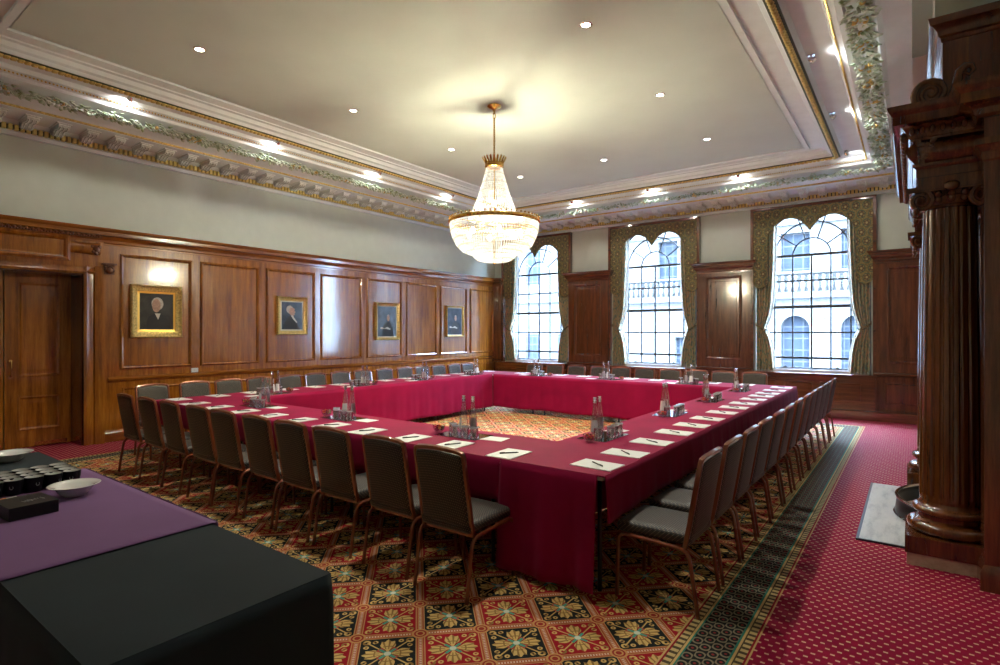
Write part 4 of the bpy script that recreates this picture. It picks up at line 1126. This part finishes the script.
# ------------------------------------------------------------------ chairs
def rbox(b, x0, x1, y0, y1, z0, z1, r, P=None, n=3, crown=0.0):
    """soft cushion: superellipse-like rounded box via subdivided grid"""
    N = 12; vs = []; 
    def pt(u, v, w):
        x = (x0 + x1) / 2 + (x1 - x0) / 2 * u; y = (y0 + y1) / 2 + (y1 - y0) / 2 * v; z = (z0 + z1) / 2 + (z1 - z0) / 2 * w
        q = Vector((x, y, z)); lo = Vector((x0 + r, y0 + r, z0 + r)); hi = Vector((x1 - r, y1 - r, z1 - r))
        c = Vector((min(max(x, lo.x), hi.x), min(max(y, lo.y), hi.y), min(max(z, lo.z), hi.z)))
        d = q - c
        if d.length > 1e-9: q = c + d.normalized() * min(d.length, r) if d.length > r else q
        if crown and w > 0: q.z += crown * (1 - u * u) * (1 - v * v)
        return tuple(P(q) if P else q)
    t = [-1 + 2 * k / N for k in range(N + 1)]
    # finer sampling near the edges
    t = [math.copysign(1 - (1 - abs(a)) ** 1.35, a) if abs(a) < 1 else a for a in t]
    for ax in range(3):
        for sg in (-1, 1):
            g = []
            for a in t:
                for c in t:
                    p = [0, 0, 0]; p[ax] = sg; p[(ax + 1) % 3] = a; p[(ax + 2) % 3] = c; g.append(pt(*p))
            fs = [(i * (N + 1) + j, (i + 1) * (N + 1) + j, (i + 1) * (N + 1) + j + 1, i * (N + 1) + j + 1) for i in range(N) for j in range(N)]
            b.add(g, fs)
def weld(o):
    bm = bmesh.new(); bm.from_mesh(o.data); bmesh.ops.remove_doubles(bm, verts=bm.verts, dist=0.0004); bmesh.ops.recalc_face_normals(bm, faces=bm.faces); bm.to_mesh(o.data); bm.free()
def lean(z): return -0.165 - 0.085 * (z - 0.40) / 0.50
def make_chair(label):
    r = empty('banquet_chair', label=label, cat='chair')
    b = MB(); rbox(b, -0.205, 0.205, -0.195, 0.265, 0.385, 0.455, 0.030, crown=0.018); o = b.build('seat', M['fabric'], r, smooth=180); weld(o)
    b = MB()
    def PB(q):
        z = q.z; cc = 0.018 * (1 - (q.x / 0.19) ** 2)
        top = 0.018 * (1 - (q.x / 0.19) ** 2) if z > 0.80 else 0
        return Vector((q.x, lean(z) + (q.y) - cc, z + top * min(1, (z - .8) / .07) if z > .8 else z))
    rbox(b, -0.185, 0.185, -0.018, 0.020, 0.43, 0.868, 0.016, P=PB); o = b.build('backrest', M['fabric'], r, smooth=180); weld(o)
    b = MB()
    pts = [(-0.198, lean(0.37) + .004, 0.37), (-0.198, lean(0.5), 0.5), (-0.197, lean(.7), 0.7), (-0.195, lean(.86), 0.86), (-0.188, lean(.88) - .002, 0.882), (-0.165, lean(.885) - .007, 0.892), (-0.08, lean(.9) - .016, 0.902), (0, lean(.9) - .018, 0.905)]
    pts = pts + [(-x, y, z) for x, y, z in reversed(pts[:-1])]
    b.tube(pts, 0.0155, 4, sx=1.0, sy=1.25, up=(0, 1, 0)); b.build('back_frame', M['frame'], r, smooth=30, bevel=0.003, seg=1)
    for s in (-1, 1):
        x = s * 0.212
        b = MB(); b.tube([(x, 0.252, 0.0), (x, 0.244, 0.335), (x, 0.238, 0.36), (x, 0.222, 0.378), (x, 0.198, 0.384)], 0.0125, 8); b.build('leg', M['frame'], r, smooth=True)
        b = MB(); b.tube([(x, -0.235, 0.0), (x, -0.196, 0.27), (x, -0.186, 0.325), (x, -0.172, 0.35), (x, -0.145, 0.366), (x, -0.12, 0.372)], 0.0125, 8); b.build('leg', M['frame'], r, smooth=True)
        b = MB(); b.tube([(x, 0.20, 0.384), (x, -0.122, 0.372)], 0.0125, 8); b.build('side_rail', M['frame'], r, smooth=True)
    b = MB(); b.box(-0.21, 0.21, -0.155, -0.135, 0.362, 0.38); b.build('cross_rail', M['frame'], r)
    b = MB(); b.box(-0.21, 0.21, 0.16, 0.18, 0.368, 0.386); b.build('cross_rail', M['frame'], r)
    return r
ORD = ['first', 'second', 'third', 'fourth', 'fifth', 'sixth', 'seventh', 'eighth', 'ninth', 'tenth', 'eleventh', 'twelfth', 'thirteenth', 'fourteenth']
chair0 = None
def place(x, y, rz, label, group):
    global chair0
    rz += random.uniform(-0.025, 0.025)
    if chair0 is None: chair0 = make_chair(label); r = chair0; r.location = (x, y, 0); r.rotation_euler = (0, 0, rz)
    else: r = dup(chair0, (x, y, 0), rz, label)
    r['group'] = group
NEARX = [-7.14, -6.57, -6.03, -5.45, -4.98, -4.42, -3.93, -3.42, -2.85, -2.33]
for k, x in enumerate(NEARX):
    place(x + 0.01, 2.762 if k < 9 else 2.742, 0, 'dark dotted-fabric banquet chair seen from behind, %s from doors in near row' % ORD[k], 'banquet chairs along the near tables')
RIGHTY = [3.363, 3.884, 4.385, 4.905, 5.446, 5.97, 6.523, 7.094, 7.58, 8.092, 8.607, 9.10, 9.72]
for k, y in enumerate(RIGHTY):
    place(-1.195, y, PI / 2, 'dark banquet chair facing left, %s from camera in row beside fireplace' % ORD[k], 'banquet chairs along the right-hand tables')
LEFTY = [3.20, 3.745, 4.235, 4.715, 5.24, 5.73, 6.245, 6.74, 7.27, 7.80, 8.29, 8.79, 9.29, 9.75]
for k, y in enumerate(LEFTY):
    place(-7.92, y, -PI / 2, 'brown-backed banquet chair under the portraits, %s from doors in left row' % ORD[k], 'banquet chairs along the left-hand tables')
FARX = [-6.72, -6.19, -5.66, -5.135, -4.66, -4.17, -3.67, -3.18, -2.70, -2.19]
for k, x in enumerate(FARX):
    place(x, 10.10, PI, 'brown-backed banquet chair below the windows, %s from portraits in far row' % ORD[k], 'banquet chairs along the far tables')

# ------------------------------------------------------------------ notepads, pens, cards
ZT = 0.751
def flat(name, mat, w, d, t, bev=0):
    b = MB(); b.box(-w / 2, w / 2, -d / 2, d / 2, 0, t); return b.build(name, mat)
pad0 = card0 = None; pen0 = None
def put_pad(x, y, rz, where):
    global pad0, pen0
    rz += random.uniform(-0.05, 0.05)
    if pad0 is None:
        pad0 = flat('notepad', M['paper'], 0.205, 0.285, 0.005); p = pad0
        b = MB(); b.tube([(0, -0.068, 0.0045), (0, 0.055, 0.0045), (0, 0.07, 0.0040)], 0.0042, 8, rs=[0.0042, 0.0042, 0.0012]); b.box(-0.001, 0.001, -0.066, -0.03, 0.008, 0.0105); pen0 = b.build('pen', M['ink'], smooth=40); q = pen0
    else:
        p = pad0.copy(); q = pen0.copy(); COL.objects.link(p); COL.objects.link(q)
    p.location = (x, y, ZT); p.rotation_euler = (0, 0, rz)
    ca, sa = math.cos(rz), math.sin(rz); ox, oy = 0.0, 0.0
    q.location = (x + ox * ca - oy * sa, y + ox * sa + oy * ca, ZT + 0.0054); q.rotation_euler = (0, 0, rz - 0.65 + random.uniform(-.2, .2))
    tag(p, 'white notepad on the maroon cloth, ' + where, 'notepad', 'white notepads on the tables'); tag(q, 'black pen lying across the notepad, ' + where, 'pen', 'black pens on the notepads')
for k, x in enumerate([-6.865, -6.33, -5.77, -5.25, -4.755, -4.25, -3.76, -3.23, -2.78, -2.26]): put_pad(x, 3.155, 0, '%s from the doors in the near row' % ORD[k])
for k, y in enumerate([3.225, 3.655, 4.15, 4.66, 5.12, 5.61, 6.13, 6.615, 7.07, 7.576, 8.035, 8.44, 8.92, 9.46]): put_pad(-1.617, y, PI / 2, '%s from camera in right row' % ORD[k])
for k, y in enumerate([3.235, 3.73, 4.21, 4.76, 5.24, 5.70, 6.2, 6.67, 7.2, 7.7, 8.14, 8.65, 9.15, 9.6]): put_pad(-7.47, y, -PI / 2, '%s from doors in left row' % ORD[k])
for k, x in enumerate([-6.55, -6.1, -5.62, -5.1, -4.62, -4.15, -3.66, -3.15, -2.68, -2.15]): put_pad(x, 9.62, PI, '%s from portraits in far row' % ORD[k])

# ------------------------------------------------------------------ water sets
M['label'] = plain('bottle_label', (0.75, 0.76, 0.78), 0.5)
M['water'] = plain('water_tint', (0.5, 0.45, 0.47), 0.1)
SWEETC = [plain('sweet_' + n_, c_, 0.35) for n_, c_ in (('red', (0.42, 0.01, 0.01)), ('yellow', (0.75, 0.45, 0.04)), ('green', (0.03, 0.18, 0.04)), ('orange', (0.6, 0.10, 0.01)), ('dark_red', (0.20, 0.01, 0.01)))]
tmpl = {}
def template(kind):
    if kind == 'tray':
        b = MB(); b.box(-0.215, 0.215, -0.125, 0.125, 0, 0.005); return b.build('mirror_tray', M['mirror'], bevel=0.001)
    if kind == 'bottle':
        r = empty('water_bottle')
        b = MB(); b.lathe([(0.030, 0.0), (0.037, 0.004), (0.038, 0.02), (0.037, 0.06), (0.031, 0.13), (0.022, 0.20), (0.015, 0.25), (0.013, 0.272), (0.0145, 0.275)], n=20); b.build('bottle_body', M['glass'], r, smooth=True)
        b = MB(); b.lathe([(0.0155, 0.268), (0.0155, 0.292), (0.012, 0.296), (0.012, 0.302), (0.015, 0.304), (0.015, 0.312), (0.010, 0.315)], n=16); b.build('bottle_cap', M['chrome'], r, smooth=40)
        b = MB()
        def P(u, v):
            a = -0.85 + 1.7 * u; z = 0.035 + 0.10 * v; rr = 0.0387 - 0.008 * max(0, (z - 0.05)) / 0.085
            return (rr * math.cos(a), rr * math.sin(a), z)
        b.grid(P, 10, 6); b.build('bottle_label', M['label'], r, smooth=True)
        return r
    if kind == 'glass':
        b = MB(); b.lathe([(0.0, 0.078), (0.029, 0.078), (0.032, 0.083), (0.030, 0.090), (0.0, 0.090)], n=18, cap=False); b.lathe([(0.030, 0.086), (0.037, 0.0), (0.035, 0.0), (0.0285, 0.079)], n=18, cap=False)
        b.mats = []; 
        o = b.build('glass_tumbler', M['tumbler'], smooth=40)
        b2_ = MB(); b2_.lathe([(0.030, 0.079), (0.0335, 0.082), (0.0325, 0.090), (0.026, 0.0905), (0.024, 0.079), (0.030, 0.079)], n=18, cap=False); b2_.build('base_glint', M['thick'], o, smooth=50)  # pale ring carrying the painted reflection of the base
        return o
    if kind == 'bowl':
        b = MB(); b.lathe([(0.024, 0.0), (0.026, 0.004), (0.036, 0.012), (0.049, 0.034), (0.053, 0.058), (0.051, 0.058), (0.046, 0.034), (0.033, 0.014), (0.0, 0.010)], n=22, cap=False); return b.build('glass_bowl', M['glass'], smooth=50)
    if kind == 'sweets':
        b = MB(); rr = random.Random(3)
        for k in range(34):
            a = rr.uniform(0, 2 * PI); q = 0.040 * math.sqrt(rr.random()); h = 0.022 + 0.028 * rr.random() + 0.012 * (1 - q / 0.04)
            q *= min(1, h / 0.04)
            b.ball((q * math.cos(a), q * math.sin(a), h), 0.0095, rr.choice(SWEETC), 6, 4)
        return b.build('sweets', None, smooth=True)
    if kind == 'card':
        return flat('card', M['paper'], 0.15, 0.21, 0.002)
def put(kind, name, x, y, z, rz, label, cat, group, kindtag=None):
    if kind not in tmpl: tmpl[kind] = template(kind); o = tmpl[kind]
    elif tmpl[kind].type == 'EMPTY' or tmpl[kind].children: o = dup(tmpl[kind], (0, 0, 0), 0)
    else: o = tmpl[kind].copy(); COL.objects.link(o)
    o.name = name; o.location = (x, y, z); o.rotation_euler = (0, 0, rz); tag(o, label, cat, group, kindtag)
def water_set(x, y, rz, where):
    """local x = along the row; +y towards the hollow middle"""
    ca, sa = math.cos(rz), math.sin(rz)
    T = lambda a, c: (x + a * ca - c * sa, y + a * sa + c * ca)
    put('tray', 'mirror_tray', x, y, ZT, rz + random.uniform(-.04, .04), 'mirror tray under bottles and glasses, ' + where, 'tray', 'mirror trays on the tables')
    z = ZT + 0.0062
    for (a, c), nm in (((-0.045, 0.055), 'left'), ((0.05, 0.06), 'right')):
        X, Y = T(a, c); put('bottle', 'water_bottle', X, Y, z, random.uniform(-2.4, -0.4) if nm == 'left' else random.uniform(0.6, 2.4), '%s of two clear water bottles, tray %s' % (nm, where), 'bottle', 'water bottles on the mirror trays')
    for (a, c), nm in (((-0.11, -0.005), 'closest to sweets'), ((-0.02, -0.075), 'second from sweets'), ((0.075, -0.065), 'third from sweets'), ((0.165, -0.06), 'farthest from sweets')):
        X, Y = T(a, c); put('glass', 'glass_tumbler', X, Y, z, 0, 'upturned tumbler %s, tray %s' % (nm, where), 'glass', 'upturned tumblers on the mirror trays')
    X, Y = T(-0.265, -0.01); put('bowl', 'glass_bowl', X, Y, ZT + .001, 0, 'glass bowl of sweets, beside tray ' + where, 'bowl', 'glass bowls of sweets')
    put('sweets', 'sweets', X, Y, ZT + .002, random.uniform(0, 6), 'colourful sweets in glass bowl by tray ' + where, 'sweets', 'sweets in the glass bowls', 'stuff')
    X, Y = T(0.29, 0.03); put('card', 'card', X, Y, ZT + .001, rz + PI / 2 + random.uniform(-.15, .15), 'white card beside tray ' + where, 'card', 'white cards beside the trays')
for (x, w_) in ((-6.05, 'nearest doors in near row'), (-4.52, 'in middle of near row'), (-2.97, 'at fireplace end of near row')): water_set(x, 3.50, 0, w_)
for (y, w_) in ((4.14, 'first from camera in right row'), (5.70, 'second from camera in right row'), (7.13, 'third from camera in right row'), (8.60, 'fourth from camera in right row')): water_set(-2.02, y, PI / 2, w_) 
for (y, w_) in ((4.30, 'first from doors in left row'), (5.86, 'second from doors in left row'), (7.22, 'third from doors in left row'), (8.68, 'fourth from doors in left row')): water_set(-7.10, y, -PI / 2, w_)
for (x, w_) in ((-5.92, 'first from portraits in far row'), (-4.43, 'second from portraits in far row'), (-2.95, 'third from portraits in far row')): water_set(x, 9.24, PI, w_)

# ------------------------------------------------------------------ chandelier
CX, CYY = -4.47, 5.90
ch = empty('chandelier', (CX, CYY, CZ), label='large crystal basket chandelier with gilt crown and ring hanging from the ceiling', cat='chandelier')
L = lambda z: z - CZ
b = MB(); b.lathe([(0.0, -0.001), (0.092, -0.001), (0.094, -0.012), (0.07, -0.028), (0.03, -0.045), (0.016, -0.07), (0.012, -0.10), (0.0, -0.10)], n=28, cap=False); b.build('ceiling_rose', M['brass'], ch, smooth=50)
b = MB(); zc = -0.10; k = 0
while zc > L(3.93):
    ln = 0.075 if k == 0 else 0.042
    rx = 0.020 if k == 0 else 0.012
    ring_ = [(rx * math.cos(a), 0, zc - ln / 2 + (ln / 2) * math.sin(a)) for a in [2 * PI * q / 12 for q in range(13)]]
    if k % 2: ring_ = [(0, x, z) for x, _, z in ring_]
    b.tube(ring_, 0.0048 if k else 0.007, 6, cap=False, up=(0, 1, 0.01) if k % 2 == 0 else (1, 0, 0.01)); zc -= ln - 0.012; k += 1
b.build('chain', M['brass'], ch, smooth=True)
b = MB(); b.lathe([(0.02, L(3.93)), (0.03, L(3.86)), (0.12, L(3.85)), (0.128, L(3.84)), (0.125, L(3.80)), (0.105, L(3.785)), (0.10, L(3.80))], n=36, cap=False)
for k in range(20):
    a = 2 * PI * k / 20; ca, sa = math.cos(a), math.sin(a)
    P = [(0.122, 3.84, 0.014), (0.138, 3.88, 0.015), (0.160, 3.915, 0.012), (0.166, 3.93, 0.004)]
    vs = []; 
    for r_, z_, w_ in P:
        for dd in (0, 0.006): vs += [((r_ - dd) * ca - w_ * sa, (r_ - dd) * sa + w_ * ca, L(z_)), ((r_ - dd) * ca + w_ * sa, (r_ - dd) * sa - w_ * ca, L(z_))]
    fs = []
    for j in range(3):
        o_ = j * 4; fs += [(o_, o_ + 1, o_ + 5, o_ + 4), (o_ + 2, o_ + 3, o_ + 7, o_ + 6), (o_, o_ + 2, o_ + 6, o_ + 4), (o_ + 1, o_ + 3, o_ + 7, o_ + 5)]
    b.add(vs, fs)
b.build('gilt_crown', M['brass'], ch, smooth=40)
b = MB(); b.lathe([(0.575, L(3.05)), (0.592, L(3.045)), (0.60, L(3.07)), (0.592, L(3.095)), (0.575, L(3.09)), (0.57, L(3.07)), (0.575, L(3.05))], n=72, cap=False)
for k in range(56):
    a = 2 * PI * k / 56; b.ball((0.598 * math.cos(a), 0.598 * math.sin(a), L(3.112)), 0.013, None, 7, 5); b.octa((0.603 * math.cos(a + .056), 0.603 * math.sin(a + .056), L(3.068)), 0.014)
for k in range(6):
    a = 2 * PI * k / 6; b.tube([(0, 0, L(3.06)), (0.58 * math.cos(a), 0.58 * math.sin(a), L(3.07))], 0.006, 6)
b.tube([(0, 0, L(3.86)), (0, 0, L(2.56))], 0.010, 8)
b.build('gilt_ring', M['brass'], ch, smooth=40)
def strands(name, n, path, r0, mat, odd, fill=0.85):
    """n strings of beads along a meridian path [(r,z)]"""
    seg = []; 
    for (ra, za), (rb, zb) in zip(path, path[1:]):
        Ls = math.hypot(rb - ra, zb - za); m_ = max(1, round(Ls / (r0 * 1.9)))
        seg += [(ra + (rb - ra) * t / m_, za + (zb - za) * t / m_) for t in range(m_)]
    b = MB()
    for k in range(n):
        a = 2 * PI * k / n
        for j, (r_, z_) in enumerate(seg):
            rr = min(r0, max(0.004, PI * r_ / n * fill)); b.octa((r_ * math.cos(a), r_ * math.sin(a), L(z_)), (rr, rr, r0 * .95), odd if (j % 4 == 3 or (k * 7 + j * 3) % 11 == 0) else mat)
    return b.build(name, mat, ch)
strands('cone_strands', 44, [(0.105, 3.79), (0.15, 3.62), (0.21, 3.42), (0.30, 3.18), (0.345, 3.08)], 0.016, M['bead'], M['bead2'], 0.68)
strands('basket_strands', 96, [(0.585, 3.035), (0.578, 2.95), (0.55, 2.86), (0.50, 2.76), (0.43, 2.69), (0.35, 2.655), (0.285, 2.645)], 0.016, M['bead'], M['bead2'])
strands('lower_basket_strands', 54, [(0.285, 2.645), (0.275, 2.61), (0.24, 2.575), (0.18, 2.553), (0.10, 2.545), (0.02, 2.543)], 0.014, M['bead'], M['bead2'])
b = MB(); b.ball((0, 0, L(2.525)), 0.018, None, 10, 6); b.build('finial', M['brass'], ch, smooth=True)
M['bulb'] = emis('bulb_glow', (1.0, 0.80, 0.50), 9)
for k in range(6):
    a = 2 * PI * k / 6 + .3; b = MB(); b.ball((0.36 * math.cos(a), 0.36 * math.sin(a), L(2.92)), 0.030, None, 10, 7, None, (1, 1, 1.4)); b.build('bulb', M['bulb'], ch, smooth=True)
b = MB(); b.ball((0, 0, L(3.32)), 0.03, None, 10, 7, None, (1, 1, 1.4)); b.build('bulb', M['bulb'], ch, smooth=True)
def point(parent, loc, power, size, col):
    l = bpy.data.lights.new('lamp_light', 'POINT'); l.energy = power; l.shadow_soft_size = size; l.color = col
    o = bpy.data.objects.new('lamp_light', l); COL.objects.link(o); o.parent = parent; o.location = loc; return o
CW = (1.0, 0.91, 0.62)
point(ch, (0, 0.02, L(3.30)), CHAND_W * 1.6, 0.010, CW)
for k in range(3):
    a = 2 * PI * k / 3 + .5; point(ch, (0.16 * math.cos(a), 0.16 * math.sin(a), L(2.96)), CHAND_W * 0.65, 0.02, CW)

# ------------------------------------------------------------------ buffet table, foreground left
bt = empty('buffet_table', (-3.325, 0.863, 0), label='long trestle table under black cloth in the left foreground', cat='table')
b = MB(); b.box(-1.665, 1.665, -0.35, 0.35, 0.715, 0.738); b.build('tabletop', M['ivory'], bt, bevel=0.003)
for x in (-1.5, -0.1, 0.1, 1.5):
    for y in (-0.27, 0.27): b = MB(); b.tube([(x, y, 0), (x, y, 0.715)], 0.014, 8); b.build('leg', M['chrome'], bt, smooth=True)
cloth('tablecloth', 'black cloth over the long table in the left foreground', -5.0, -1.65, 0.506, 1.22, [('s', -5.0, -1.65, 0.03, 0.012), ('n', -5.0, -1.65, 0.03, 0.012), ('e', 0.506, 1.22, 0.03, 0.012), ('w', 0.506, 1.22, 0.03, 0.012)], z=0.749, mat=M['blackcloth'], seed=9)
b = MB()
n = 40
def PR(u, v):
    y = 0.49 + (1.235 - 0.49) * v; x = -4.13 + (4.13 - 2.49) * u
    z = 0.7555 + 0.0006 * math.sin(x * 9 + y * 5)
    return (x, y, z)
b.grid(PR, 40, 20)
b.grid(lambda u, v: (-4.13 + 1.64 * u, 1.235 + .012 + 0.008 * v + 0.004 * math.sin(u * 30), 0.7545 - 0.24 * v), 40, 6)
b.grid(lambda u, v: (-4.13 + 1.64 * u, 0.49 - .012 - 0.008 * v, 0.7545 - 0.24 * v), 40, 6)
tag(b.build('table_runner', M['purple'], None, smooth=50, solid=0.002, fix=False), 'purple cloth runner laid across the black-clothed table', 'runner')
ZB = 0.757
def dish(name, x, y, z, r, label):
    o = empty(name, (x, y, z), label=label, cat='bowl', group='white china bowls on the buffet')
    k = r / 0.11
    b = MB(); b.lathe([(0.0, 0.002), (0.045 * k, 0.0), (0.048 * k, 0.004), (0.066 * k, 0.018), (0.082 * k, 0.042), (0.106 * k, 0.054), (0.112 * k, 0.058), (0.107 * k, 0.060), (0.079 * k, 0.048), (0.060 * k, 0.022), (0.04 * k, 0.010), (0.0, 0.009)], n=48, cap=False)
    b.build('bowl_body', M['china'], o, smooth=50); return o
dish('china_bowl', -3.49, 1.00, ZB, 0.112, 'shallow white china bowl on the purple runner beside the black box')
dish('china_bowl', -4.78, 1.02, 0.7505, 0.118, 'shallow white china bowl on the far end of the black tablecloth')
M['cupin'] = plain('cup_inside_glaze', (0.42, 0.42, 0.40), 0.2)
M['cupout'] = plain('black_cup_glaze', (0.006, 0.006, 0.007), 0.35, spec=0.25)
M['mark'] = plain('pale_printed_mark', (0.30, 0.34, 0.32), 0.5)
cup0 = None
rows = [-3.745, -3.825, -3.905, -3.985]
for ri, x in enumerate(rows):
    for ci in range(6):
        y = 1.062 - 0.083 * ci
        lab = 'black cup with pale inside, %s row of the block, %s from its right end' % (['front', 'second', 'third', 'back'][ri], ORD[ci])
        if cup0 is None:
            cup0 = empty('black_cup')
            b = MB(); b.lathe([(0.0, 0.001), (0.030, 0.0), (0.033, 0.006), (0.0395, 0.05), (0.0415, 0.079), (0.0405, 0.0795), (0.039, 0.075)], n=24, cap=False); b.build('cup_body', M['cupout'], cup0, smooth=50)
            b = MB(); b.lathe([(0.0405, 0.0790), (0.0385, 0.0770), (0.034, 0.062), (0.02, 0.055), (0.0, 0.054)], n=24, cap=False); b.build('cup_lining', M['cupin'], cup0, smooth=50)
            b = MB(); b.lathe([(0.007, 0.0), (0.011, 0.0), (0.011, 0.001), (0.007, 0.001), (0.007, 0.0)], n=16, cap=False, T=lambda p: (0.0375 + p[2] + (p[1]) * 0.05, p[0] * .8, 0.045 + p[1])); b.build('printed_mark', M['mark'], cup0)
            o = cup0; 
        else: o = dup(cup0, (0, 0, 0), 0)
        o.location = (x + random.uniform(-.002, .002), y, ZB); o.rotation_euler = (0, 0, random.uniform(-0.5, 0.6)); tag(o, lab, 'cup', 'black cups on the purple runner')
bx = empty('black_box', (-3.335, 0.768, ZB), 0.06, label='small glossy black box with silver lettering in front of the cups', cat='box')
b = MB(); b.box(-0.108, 0.108, -0.092, 0.092, 0, 0.058); b.build('box_body', plain('black_card', (0.009, 0.009, 0.010), 0.4, spec=0.3), bx, bevel=0.002)
b = MB(); rr = random.Random(5)
for k in range(7):
    y = -0.02 + 0.012 * k; b.tube([(0.01 + rr.uniform(-.012, .004), y, 0.0585), (0.03 + rr.uniform(-.008, .014), y + rr.uniform(-.004, .01), 0.0585)], 0.0011, 4)
b.tube([(0.02, -0.02, 0.0585), (0.02, 0.03, 0.0585)], 0.0009, 4); b.build('silver_lettering', plain('silver_print', (0.6, 0.6, 0.6), 0.3), bx)
sc_ = empty('sachet', (-3.49, 0.70, ZB), 0.15, label='orange and white paper sachet lying behind the black box', cat='sachet')
b = MB(); b.box(-0.02, 0.02, -0.075, 0.075, 0.0, 0.006, M['paper']); b.box(-0.0205, 0.0205, 0.0, 0.035, -0.0, 0.0068, plain('orange_print', (0.8, 0.25, 0.02), 0.5)); b.build('paper', None, sc_)
sc_.location.z = ZB + 0.03; 
sc_.rotation_euler = (0.0, 0.5, 0.1)
